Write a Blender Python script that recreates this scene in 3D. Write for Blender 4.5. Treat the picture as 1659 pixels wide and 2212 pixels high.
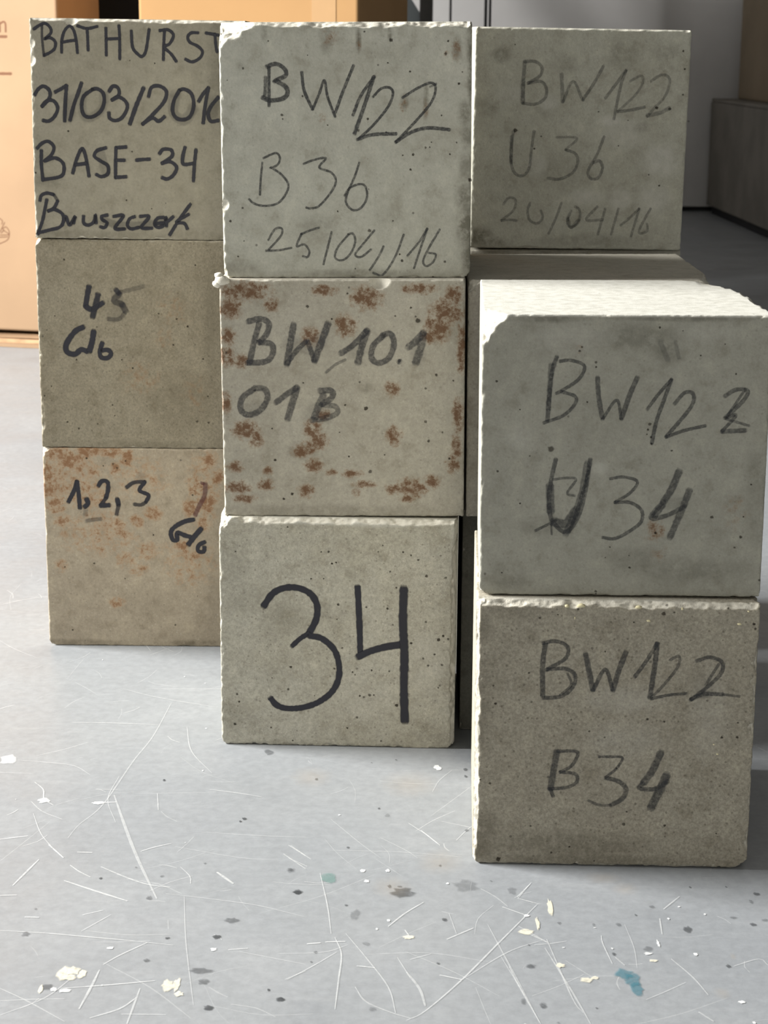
import bpy, math, random
import numpy as np
from mathutils import Matrix, Vector

scene = bpy.context.scene
for o in list(bpy.data.objects):
    bpy.data.objects.remove(o, do_unlink=True)
COL = scene.collection
R = math.radians

# ------------------------------------------------------------------ camera
cam_d = bpy.data.cameras.new('camera')
cam_d.sensor_fit = 'VERTICAL'
cam_d.sensor_height = 36.0
cam_d.sensor_width = 27.0
cam_d.lens = 4070.14 / 2212 * 36.0
cam_d.clip_start = 0.02
cam_d.dof.use_dof = True
cam_d.dof.focus_distance = 1.08
cam_d.dof.aperture_fstop = 34
cam = bpy.data.objects.new('camera', cam_d)
COL.objects.link(cam)
_p, _r = R(13.8899), R(0.37305)
_f = Vector((0, math.cos(_p), -math.sin(_p)))
_u = Vector((0, math.sin(_p), math.cos(_p)))
_x = Vector((1, 0, 0))
_right = _x * math.cos(_r) + _u * math.sin(_r)
_up = -_x * math.sin(_r) + _u * math.cos(_r)
_m = Matrix((_right, _up, -_f)).transposed().to_4x4()
_m.translation = Vector((0, 0, 0.43679))
cam.matrix_world = _m
scene.camera = cam

# ------------------------------------------------------------------ world, window light, exposure
world = bpy.data.worlds.new('room_ambient')
scene.world = world
world.use_nodes = True
world.node_tree.nodes['Background'].inputs[0].default_value = (0.95, 0.97, 1.0, 1)
world.node_tree.nodes['Background'].inputs[1].default_value = 0.03

WIN_X, WIN_Y0, WIN_Y1, WIN_Z0, WIN_Z1 = -2.55, 0.95, 2.15, 1.10, 2.20
ld = bpy.data.lights.new('window_daylight', 'AREA')
ld.shape = 'RECTANGLE'
ld.size = WIN_Z1 - WIN_Z0
ld.size_y = WIN_Y1 - WIN_Y0
ld.energy = 430
ld.color = (1.0, 0.99, 0.965)
lo = bpy.data.objects.new('window_daylight', ld)
COL.objects.link(lo)
lo.location = (WIN_X, (WIN_Y0 + WIN_Y1) / 2, (WIN_Z0 + WIN_Z1) / 2)
lo.rotation_euler = (0, R(-90), 0)

vs = scene.view_settings
vs.view_transform = 'Standard'
vs.look = 'None'
vs.gamma = 1.0
vs.use_curve_mapping = False
vs.exposure = 0.0

# ------------------------------------------------------------------ helpers
random.seed(7)
RNG = np.random.default_rng(7)


def tag(o, label=None, cat=None, group=None, kind=None):
    if label: o['label'] = label
    if cat: o['category'] = cat
    if group: o['group'] = group
    if kind: o['kind'] = kind
    return o


def mesh_obj(name, verts, faces, mat=None, parent=None, smooth=False):
    me = bpy.data.meshes.new(name)
    me.from_pydata([tuple(v) for v in verts], [], [tuple(f) for f in faces])
    if smooth:
        me.polygons.foreach_set('use_smooth', [True] * len(me.polygons))
    me.update()
    o = bpy.data.objects.new(name, me)
    COL.objects.link(o)
    if mat: me.materials.append(mat)
    if parent: o.parent = parent
    return o


def box_geo(x0, x1, y0, y1, z0, z1, V, F):
    b = len(V)
    V += [(x0, y0, z0), (x1, y0, z0), (x1, y1, z0), (x0, y1, z0), (x0, y0, z1), (x1, y0, z1), (x1, y1, z1), (x0, y1, z1)]
    F += [tuple(b + i for i in q) for q in ((0, 3, 2, 1), (4, 5, 6, 7), (0, 1, 5, 4), (1, 2, 6, 5), (2, 3, 7, 6), (3, 0, 4, 7))]


def box_obj(name, ext, mat, parent=None, bevel=0.0, segs=2):
    V, F = [], []
    box_geo(*ext, V, F)
    o = mesh_obj(name, V, F, mat, parent)
    if bevel:
        m = o.modifiers.new('bevel', 'BEVEL'); m.width = bevel; m.segments = segs
    return o


def hash3(ix, iy, iz, seed):
    n = (ix.astype(np.int64) * 374761393 + iy.astype(np.int64) * 668265263 + iz.astype(np.int64) * 2147483647 + seed * 144665) & 0xffffffff
    n = ((n ^ (n >> 13)) * 1274126177) & 0xffffffff
    n = ((n ^ (n >> 16)) * 2246822519) & 0xffffffff
    return ((n ^ (n >> 15)) & 0xffff) / 65535.0


def vnoise(P, scale, seed):
    """value noise of points P (n,3) with cell size `scale`"""
    q = P / scale + 100.0
    i = np.floor(q).astype(np.int64)
    f = q - i
    f = f * f * (3 - 2 * f)
    r = 0
    for dx in (0, 1):
        for dy in (0, 1):
            for dz in (0, 1):
                w = (f[:, 0] if dx else 1 - f[:, 0]) * (f[:, 1] if dy else 1 - f[:, 1]) * (f[:, 2] if dz else 1 - f[:, 2])
                r = r + w * hash3(i[:, 0] + dx, i[:, 1] + dy, i[:, 2] + dz, seed)
    return r


def sstep(a, b, x):
    t = np.clip((x - a) / (b - a), 0, 1)
    return t * t * (3 - 2 * t)


# ------------------------------------------------------------------ material kit
class NT:
    def __init__(self, name):
        self.m = bpy.data.materials.new(name)
        self.m.use_nodes = True
        self.t = self.m.node_tree
        self.b = self.t.nodes['Principled BSDF']
        self.out = self.t.nodes['Material Output']

    def n(self, kind, **kw):
        nd = self.t.nodes.new(kind)
        for k, v in kw.items(): setattr(nd, k, v)
        return nd

    def put(self, sock, v):
        if isinstance(v, bpy.types.NodeSocket): self.t.links.new(v, sock)
        else: sock.default_value = v

    def coord(self, offset=(0, 0, 0), scale=(1, 1, 1)):
        tc = self.n('ShaderNodeTexCoord')
        mp = self.n('ShaderNodeMapping')
        mp.inputs['Location'].default_value = offset
        mp.inputs['Scale'].default_value = scale
        self.t.links.new(tc.outputs['Object'], mp.inputs['Vector'])
        return mp.outputs[0]

    def noise(self, vec, scale, detail=3, rough=0.55):
        nd = self.n('ShaderNodeTexNoise')
        nd.inputs['Scale'].default_value = scale
        nd.inputs['Detail'].default_value = detail
        nd.inputs['Roughness'].default_value = rough
        self.t.links.new(vec, nd.inputs['Vector'])
        return nd.outputs['Fac']

    def voro(self, vec, scale, feature='F1'):
        nd = self.n('ShaderNodeTexVoronoi', feature=feature)
        nd.inputs['Scale'].default_value = scale
        self.t.links.new(vec, nd.inputs['Vector'])
        return nd

    def math(self, op, a, b=0.0, c=0.0, clamp=False):
        nd = self.n('ShaderNodeMath', operation=op, use_clamp=clamp)
        self.put(nd.inputs[0], a); self.put(nd.inputs[1], b); self.put(nd.inputs[2], c)
        return nd.outputs[0]

    def ramp(self, v, a, b, lo=0.0, hi=1.0, smooth=True):
        nd = self.n('ShaderNodeMapRange')
        if smooth: nd.interpolation_type = 'SMOOTHSTEP'
        self.put(nd.inputs['Value'], v)
        nd.inputs['From Min'].default_value = a; nd.inputs['From Max'].default_value = b
        nd.inputs['To Min'].default_value = lo; nd.inputs['To Max'].default_value = hi
        return nd.outputs[0]

    def mix(self, f, a, b, blend='MIX'):
        nd = self.n('ShaderNodeMix', data_type='RGBA', blend_type=blend)
        self.put(nd.inputs[0], f)
        self.put(nd.inputs[6], a if isinstance(a, bpy.types.NodeSocket) else (*a, 1))
        self.put(nd.inputs[7], b if isinstance(b, bpy.types.NodeSocket) else (*b, 1))
        return nd.outputs[2]

    def grey(self, v):
        nd = self.n('ShaderNodeCombineColor')
        for i in range(3): self.put(nd.inputs[i], v)
        return nd.outputs[0]

    def bump(self, h, strength=0.5, dist=0.001):
        nd = self.n('ShaderNodeBump')
        nd.inputs['Strength'].default_value = strength
        nd.inputs['Distance'].default_value = dist
        self.put(nd.inputs['Height'], h)
        self.t.links.new(nd.outputs[0], self.b.inputs['Normal'])

    def done(self, col, rough, spec=0.3):
        self.put(self.b.inputs['Base Color'], col if isinstance(col, bpy.types.NodeSocket) else (*col, 1))
        self.put(self.b.inputs['Roughness'], rough)
        self.b.inputs['Specular IOR Level'].default_value = spec
        return self.m


def plain_mat(name, col, rough=0.7, spec=0.3, var=0.12, scale=12.0, bump=0.0):
    k = NT(name)
    v = k.coord()
    f = k.noise(v, scale, 5)
    c = k.mix(k.ramp(f, 0.3, 0.7), tuple(x * (1 - var) for x in col), tuple(min(1, x * (1 + var)) for x in col))
    if bump: k.bump(k.noise(v, scale * 12, 3), bump, 0.0006)
    return k.done(c, rough, spec)


def concrete_mat(name, colA, colB, seed, grain=0.5, pores=0.4, rust=(0.125, 0.062, 0.030)):
    k = NT(name)
    off = (seed * 0.37, seed * 0.71, seed * 0.13)
    v = k.coord(off)
    at = k.n('ShaderNodeAttribute', attribute_name='stain')
    sep = k.n('ShaderNodeSeparateColor')
    k.t.links.new(at.outputs['Color'], sep.inputs[0])
    aR, aG, aB = sep.outputs[0], sep.outputs[1], sep.outputs[2]
    aC = at.outputs['Alpha']
    big = k.noise(v, 22, 6, 0.7)
    mid = k.noise(v, 95, 4, 0.6)
    fine = k.noise(v, 520, 3, 0.7)
    grit = k.noise(v, 1300, 2, 0.6)
    c = k.mix(k.ramp(big, 0.3, 0.72), colA, colB)
    # cement bloom and damp blotches
    c = k.mix(k.ramp(mid, 0.5, 0.75, 0, 0.45), c, (colA[0] * 1.25, colA[1] * 1.24, colA[2] * 1.2))
    c = k.mix(k.ramp(mid, 0.5, 0.25, 0, 0.6), c, (colB[0] * 0.72, colB[1] * 0.70, colB[2] * 0.66))
    var = k.math('ADD', k.ramp(fine, 0.25, 0.75, 1 - 0.22 * grain, 1 + 0.2 * grain), k.ramp(grit, 0.2, 0.8, -0.14 * grain, 0.14 * grain))
    c = k.mix(1.0, c, k.grey(var), 'MULTIPLY')
    # sand grains: darker and paler
    vo = k.voro(v, 420)
    sp = k.n('ShaderNodeSeparateColor'); k.t.links.new(vo.outputs['Color'], sp.inputs[0])
    sand = k.math('MULTIPLY', k.ramp(vo.outputs['Distance'], 0.34, 0.2), k.ramp(sp.outputs[0], 0.80, 0.84))
    c = k.mix(k.math('MULTIPLY', sand, 0.5 * grain), c, (0.10, 0.085, 0.065))
    sand2 = k.math('MULTIPLY', k.ramp(vo.outputs['Distance'], 0.3, 0.15), k.ramp(sp.outputs[1], 0.9, 0.93))
    c = k.mix(k.math('MULTIPLY', sand2, 0.5 * grain), c, (0.62, 0.58, 0.5))
    # dark and pale stains and edge bands, lightened top face
    dk = k.math('MULTIPLY', aG, k.ramp(k.noise(v, 170, 5, 0.7), 0.3, 0.6, 0.3, 1.2))
    c = k.mix(k.math('MULTIPLY', dk, 0.9, clamp=True), c, (colB[0] * 0.42, colB[1] * 0.41, colB[2] * 0.38))
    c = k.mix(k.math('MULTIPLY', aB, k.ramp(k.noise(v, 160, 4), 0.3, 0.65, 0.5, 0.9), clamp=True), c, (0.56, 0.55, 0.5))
    # rust
    rn = k.noise(v, 230, 6, 0.78)
    rm = k.math('ADD', k.math('MULTIPLY', aR, 0.62), k.math('MULTIPLY', k.math('SUBTRACT', rn, 0.5), 2.6))
    rsoft = k.math('MULTIPLY', k.ramp(rm, 0.0, 0.55), k.ramp(aR, 0.0, 0.3))
    rcore = k.math('MULTIPLY', k.ramp(rm, 0.30, 0.75), k.ramp(aR, 0.05, 0.4))
    c = k.mix(k.math('MULTIPLY', rsoft, 0.5), c, (rust[0] * 2.0, rust[1] * 2.5, rust[2] * 2.9))
    c = k.mix(k.math('MULTIPLY', rcore, 0.85), c, rust)
    # broken edges show fresh pale mortar
    ch = k.math('MULTIPLY', aC, k.ramp(k.noise(v, 260, 3), 0.25, 0.6, 0.55, 1.0), clamp=True)
    c = k.mix(ch, c, (0.60, 0.57, 0.49))
    # little air-bubble pits, darkened to paint in their shade
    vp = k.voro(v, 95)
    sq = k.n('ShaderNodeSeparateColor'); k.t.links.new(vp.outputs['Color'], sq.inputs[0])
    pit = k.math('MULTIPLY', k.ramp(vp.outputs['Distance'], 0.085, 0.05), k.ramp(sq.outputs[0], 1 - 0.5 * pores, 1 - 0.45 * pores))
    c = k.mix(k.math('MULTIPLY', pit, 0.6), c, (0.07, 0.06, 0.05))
    hgt = k.math('SUBTRACT', k.math('ADD', k.math('MULTIPLY', fine, 0.6), k.math('MULTIPLY', grit, 0.5)), k.math('MULTIPLY', pit, 1.5))
    k.bump(hgt, 0.35 * (0.4 + grain), 0.0007)
    return k.done(c, 0.9, 0.2)


def mark_mat(name, rough=0.6, spec=0.3, wear=(0.28, 0.5, 0.55, 1.0), scale=420):
    """thin pigment lying on a surface: colour and cover come from the mesh attribute 'ink'"""
    k = NT(name)
    at = k.n('ShaderNodeAttribute', attribute_name='ink')
    v = k.coord()
    a = k.math('MULTIPLY', at.outputs['Alpha'], k.ramp(k.noise(v, scale, 4, 0.65), *wear), clamp=True)
    k.done(at.outputs['Color'], rough, spec)
    tr = k.n('ShaderNodeBsdfTransparent')
    mx = k.n('ShaderNodeMixShader')
    k.t.links.new(a, mx.inputs[0])
    k.t.links.new(tr.outputs[0], mx.inputs[1])
    k.t.links.new(k.b.outputs[0], mx.inputs[2])
    k.t.links.new(mx.outputs[0], k.out.inputs[0])
    return k.m


def catmull(pts, step):
    P = [np.array(p, float) for p in pts]
    if len(P) == 2:
        n = max(2, int(np.linalg.norm(P[1] - P[0]) / step) + 1)
        return [P[0] + (P[1] - P[0]) * t for t in np.linspace(0, 1, n)]
    E = [2 * P[0] - P[1]] + P + [2 * P[-1] - P[-2]]
    out = []
    for i in range(1, len(E) - 2):
        a, b, c, d = E[i - 1], E[i], E[i + 1], E[i + 2]
        n = max(2, int(np.linalg.norm(c - b) / step) + 1)
        for t in np.linspace(0, 1, n, endpoint=False):
            out.append(0.5 * ((2 * b) + (c - a) * t + (2 * a - 5 * b + 4 * c - d) * t * t + (3 * b - a - 3 * c + d) * t ** 3))
    out.append(P[-1])
    return out


class Marks:
    """collects soft-edged strokes and spots in a plane (u, v) with cover in alpha"""
    def __init__(self, to3d, lift=3e-5, dl=1.5e-6):
        self.V, self.F, self.C = [], [], []
        self.to3d, self.lift, self.dl = to3d, lift, dl

    def stroke(self, pts, w, a, col, step=None, taper=False, jitter=0.10):
        P = catmull(pts, step or max(w * 0.35, 2e-4))
        P = [P[0]] + P + [P[-1]]
        n = len(P)
        T = []
        for i in range(n):
            d = P[min(i + 1, n - 1)] - P[max(i - 1, 0)]
            l = np.linalg.norm(d)
            T.append(d / l if l > 1e-9 else (T[-1] if T else np.array([1.0, 0])))
        T[0], T[-1] = T[1], T[-2]
        P[0] = P[1] - T[0] * w * 0.45
        P[-1] = P[-2] + T[-1] * w * 0.45
        self.lift += self.dl
        base = len(self.V)
        prof = ((-1.12, 0), (-0.78, 1), (0, 1), (0.78, 1), (1.12, 0))
        for i in range(n):
            nrm = np.array([-T[i][1], T[i][0]])
            end = i in (0, n - 1)
            ww = w * 0.5 * (1 + random.uniform(-jitter, jitter))
            if taper: ww *= 0.35 + 0.65 * math.sin(math.pi * min(max((i + .5) / n, 0.02), 0.98))
            for o, al in prof:
                q = P[i] + nrm * o * ww * (0.6 if end else 1)
                self.V.append(self.to3d(q[0], q[1], self.lift))
                self.C.append((*col, 0.0 if end else a * al))
        for i in range(n - 1):
            for j in range(4):
                s = base + i * 5 + j
                self.F.append((s, s + 1, s + 6, s + 5))

    def spot(self, u, v, rx, ry, a, col, segs=12, rough=0.25, soft=0.55):
        self.lift += self.dl
        base = len(self.V)
        self.V.append(self.to3d(u, v, self.lift)); self.C.append((*col, a))
        ph = [random.uniform(1 - rough, 1 + rough) for _ in range(segs)]
        for k_, (s, al) in enumerate(((soft, a), (1.0, 0.0))):
            for i in range(segs):
                t = 2 * math.pi * i / segs
                r = s * ph[i]
                self.V.append(self.to3d(u + rx * r * math.cos(t), v + ry * r * math.sin(t), self.lift)); self.C.append((*col, al))
        for i in range(segs):
            j = (i + 1) % segs
            self.F.append((base, base + 1 + i, base + 1 + j))
            self.F.append((base + 1 + i, base + 1 + segs + i, base + 1 + segs + j, base + 1 + j))

    def build(self, name, mat, parent):
        o = mesh_obj(name, self.V, self.F, mat, parent)
        at = o.data.attributes.new('ink', 'FLOAT_COLOR', 'POINT')
        at.data.foreach_set('color', np.array(self.C, np.float32).ravel())
        return o


# ------------------------------------------------------------------ the setting: floor, walls, window
SCRATCHES = [
 (5.9,0.5,'-1825,12475 -1546,12289 -1110,12093'),
 (7.1,0.6,'-2061,11788 -1803,11783 -1483,11754'),
 (5.9,0.5,'-2285,11104 -2105,11070 -1924,11017 -1797,10866'),
 (19.0,0.4,'-1605,10547 -1455,10004 -1344,9630 -1185,9146'),
 (9.5,0.28,'-1445,12179 -1493,11541 -1565,11086 -1651,10405 -1745,10105 -1778,9922'),
 (15.4,0.6,'-1705,9353 -1539,9241 -1336,9111'),
 (11.9,0.5,'-1533,9531 -1385,9404 -1254,9314 -1132,9281'),
 (5.9,0.5,'-2038,10261 -1929,9945 -1764,9648'),
 (9.5,0.7,'-1870,9819 -1759,9648'),
 (8.3,0.6,'-1707,9552 -1644,9470 -1573,9401'),
 (11.9,0.5,'-1891,9621 -1937,9430 -1970,9292'),
 (8.3,0.6,'-1343,9740 -1282,9791 -1186,9850'),
 (5.9,0.5,'-1729,10637 -1595,10633'),
 (11.9,0.7,'-1719,10426 -1579,10440'),
 (8.3,0.6,'-2115,10741 -2044,10626 -2013,10483 -1942,10386'),
 (7.1,0.4,'-1290,11716 -1216,11282 -1053,10910'),
 (7.1,0.6,'-1934,8763 -1695,8736 -1475,8698 -1266,8661 -1039,8614'),
 (8.3,0.5,'-1171,8642 -1291,8503 -1358,8406'),
 (13.1,0.5,'-1368,8349 -1384,8165 -1406,7970'),
 (8.3,0.7,'-1524,8163 -1293,8202 -1087,8245'),
 (10.7,0.5,'-1342,7885 -1218,7972 -1154,8078'),
 (10.7,0.4,'-1165,7835 -1148,8168'),
 (5.9,0.35,'-1042,9171 -978,8645 -878,8012'),
 (5.9,0.5,'-1101,9538 -1038,9421 -1024,9329'),
 (16.6,0.6,'-893,9470 -797,9332'),
 (5.9,0.4,'-1143,9202 -893,9140 -646,9067 -400,8941'),
 (7.1,0.4,'-1399,8948 -1522,8759'),
 (9.5,0.6,'-1694,9722 -1612,9719'),
 (11.9,0.5,'-2158,9890 -2080,9917 -2011,9939'),
 (9.5,0.5,'-2014,9167 -1928,9173'),
 (9.5,0.6,'-1836,8916 -1764,8913'),
 (7.1,0.5,'-1542,8946 -1445,9001'),
 (8.3,0.4,'-1813,8159 -1659,8036 -1455,7850'),
 (9.5,0.35,'-510,9828 -423,9693'),
 (9.5,0.4,'-546,9716 -416,9524'),
 (5.9,0.3,'-1046,10011 -706,9965 -434,9943'),
 (5.9,0.3,'-1160,9805 -788,9663 -583,9642'),
 (8.3,0.5,'-759,8569 -665,8586'),
 (7.1,0.4,'-1202,7921 -997,7920'),
 (5.9,0.35,'-703,8550 -370,8420'),
 (7.1,0.4,'-1350,10580 -1315,10327'),
 (10.7,0.4,'-1040,10643 -858,10588 -722,10533'),
 (7.1,0.35,'-460,8268 -367,8353'),
 (8.4,0.7,'226,10050 327,9847'),
 (7.4,0.5,'-523,9833 -392,9650'),
 (5.3,0.5,'-514,9660 -408,9554'),
 (6.3,0.5,'154,10155 267,9973'),
 (9.5,0.55,'36,8837 122,8986 220,9117'),
 (7.4,0.45,'-335,9472 -282,9066 -254,8751'),
 (10.5,0.75,'-370,8638 -306,8649'),
 (9.5,0.75,'-279,8660 -182,8667'),
 (8.4,0.5,'-234,8711 -197,8532 -204,8267 -214,7981'),
 (8.4,0.7,'-118,8408 -32,8391'),
 (6.3,0.45,'-452,8264 -325,8415 -221,8552'),
 (7.4,0.45,'-179,8752 -74,8495 35,8197 69,7950'),
 (14.7,0.45,'125,8346 185,8181 208,8021'),
 (8.4,0.7,'285,8320 390,8275'),
 (9.5,0.5,'818,9104 590,8662 390,8275 207,7969 120,7882'),
 (6.3,0.5,'718,9191 798,9350'),
 (6.3,0.5,'721,9169 828,9104'),
 (8.4,0.6,'633,9069 760,8963'),
 (7.4,0.6,'728,8785 840,8665'),
 (10.5,0.5,'332,8698 468,8823'),
 (6.3,0.4,'144,8479 245,8538'),
 (5.3,0.35,'351,8989 381,8760'),
 (8.4,0.35,'545,8865 657,8279 732,7874'),
 (8.4,0.4,'834,8705 906,8101 944,7962'),
 (6.3,0.4,'81,8497 142,8290'),
 (9.5,0.4,'-123,8195 -69,8053 52,7950 137,7900'),
 (7.4,0.6,'120,8797 147,8716'),
 (5.3,0.35,'-295,10201 -120,9865 -5,9668'),
 (5.3,0.35,'-6,9943 139,9769 199,9672'),
 (5.3,0.35,'-167,8631 -284,8551 -512,8528'),
 (6.3,0.4,'390,8275 630,8563 825,8705'),
 (5.3,0.35,'591,8524 688,8098'),
 (6.4,0.5,'1114,8749 1112,8663 1135,8448'),
 (8.0,0.5,'1438,8947 1425,8770'),
 (7.2,0.4,'1729,8432 1866,8507 1898,8443'),
 (8.0,0.5,'1433,8501 1511,8310 1555,8141'),
 (8.0,0.4,'1158,8514 1194,8433'),
 (5.6,0.3,'1251,8402 1263,8615 1248,8873'),
 (8.0,0.45,'627,8409 660,8221 736,7860'),
 (6.4,0.5,'702,8847 832,8676'),
 (9.6,0.4,'818,8609 873,8349 934,8043 966,7863'),
 (6.4,0.3,'908,8478 1066,8242'),
 (6.4,0.35,'1255,8092 1355,8169 1466,8262'),
 (9.6,0.5,'1484,7976 1538,7890'),
 (9.6,0.45,'1474,9056 1578,9206'),
 (5.6,0.45,'720,9174 805,9367'),
 (5.6,0.45,'720,9174 834,9102'),
]
FLOOR_SPOTS = 'w,0.8,-2351,11119,52,69 w,0.8,-2008,10455,33,39 w,0.8,-833,8572,15,16 w,0.8,-1347,8580,16,14 w,0.8,-1558,8153,16,18 w,0.8,-1503,8142,26,18 w,0.8,-1687,10427,33,22 c,0.85,-1533,8319,32,64 c,0.85,-1491,8338,36,41 c,0.85,-1447,8311,18,41 c,0.85,-1507,8273,35,26 c,0.85,-1020,8197,30,51 c,0.85,-977,8206,18,62 c,0.85,-958,8117,21,25 c,0.85,-1619,8153,12,36 k,0.75,-1335,10790,8,18 k,0.75,-802,10205,13,16 k,0.75,-821,10167,7,13 k,0.75,-447,9229,22,20 k,0.75,-831,8708,20,22 k,0.75,-1076,8692,12,10 k,0.75,-807,7990,23,23 k,0.75,-476,8070,19,19 k,0.75,-1516,9386,8,14 k,0.75,-535,8163,6,11 k,0.4,-500,9511,14,17 k,0.4,-1152,8451,14,17 k,0.4,-1188,9418,10,12 k,0.4,-972,9587,7,10 k,0.4,-1798,9011,7,11 k,0.4,-767,8894,38,29 k,0.4,-722,11269,29,45 k,0.4,-1593,8180,22,29 k,0.4,-1224,9150,16,27 k,0.4,-1796,8724,19,24 k,0.4,-875,8347,54,30 k,0.4,-852,8236,26,26 g,0.4,-283,9407,42,51 k,0.55,111,9233,57,54 k,0.55,-446,9234,22,27 k,0.55,-473,8070,17,18 k,0.55,325,8919,15,17 k,0.55,-404,10822,9,18 k,0.55,-186,9078,8,11 k,0.55,-326,8550,8,12 k,0.55,279,8439,8,10 k,0.55,95,9310,12,11 k,0.55,41,9311,10,18 k,0.55,-189,9809,8,15 k,0.55,319,9577,7,12 k,0.55,516,10999,14,22 k,0.55,514,10883,9,18 k,0.55,486,10060,11,18 k,0.55,-18,10369,7,14 k,0.22,450,9322,61,64 k,0.22,-136,8971,24,54 k,0.22,31,10266,13,22 k,0.22,-496,9505,24,28 k,0.22,-75,8642,18,20 k,0.22,694,9269,26,45 k,0.22,761,8029,19,28 k,0.22,-38,7983,17,21 k,0.22,734,8420,23,19 w,0.85,-105,9504,14,17 w,0.85,-80,9371,14,18 w,0.85,33,9506,12,17 w,0.85,355,9350,8,11 w,0.85,36,8904,9,15 w,0.85,345,11024,23,37 c,0.85,882,9072,14,83 c,0.85,802,8890,9,63 c,0.85,879,8428,20,21 c,0.85,138,8716,26,18 c,0.85,738,8785,37,29 o,0.22,-439,10852,124,152 o,0.22,171,10743,168,210 o,0.22,320,9625,122,172 o,0.22,56,9293,108,138 b,0.55,1176,8345,46,48 b,0.55,1213,8282,38,71 b,0.55,1224,8190,30,56 k,0.55,1564,8825,24,32 k,0.55,1906,8886,16,16 k,0.55,1702,8429,11,16 k,0.55,1154,8552,10,15 k,0.55,1318,8984,6,11 k,0.55,1993,9246,15,19 k,0.55,1010,8007,6,7 k,0.55,739,8641,5,7 k,0.3,1416,9083,13,17 k,0.3,1823,8961,18,14 k,0.3,1332,8607,22,25 k,0.3,1948,9151,10,22 k,0.3,760,8026,16,21 k,0.3,730,8414,20,19 k,0.3,1216,8872,13,18 k,0.3,1088,8870,8,18 k,0.3,913,8886,10,14 k,0.3,1980,8937,18,14 k,0.3,671,8069,12,30 c,0.75,882,9075,13,78 c,0.75,802,8875,10,61 c,0.75,880,8424,20,15 c,0.75,995,8280,30,22 c,0.75,1031,8300,18,16 c,0.75,1342,8484,23,13 c,0.75,872,8421,14,16 w,0.85,1701,8072,16,13 w,0.85,1391,8667,7,37 w,0.85,751,8969,13,14 w,0.85,1325,8557,20,13 w,0.85,1482,8944,6,11 w,0.85,1680,8999,6,11 w,0.85,1561,8552,12,13 w,0.85,1724,7881,7,11 o,0.2,1624,8157,41,54 o,0.2,1198,9432,102,80 o,0.2,1300,9297,75,78 o,0.2,1743,8530,14,36'

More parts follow.
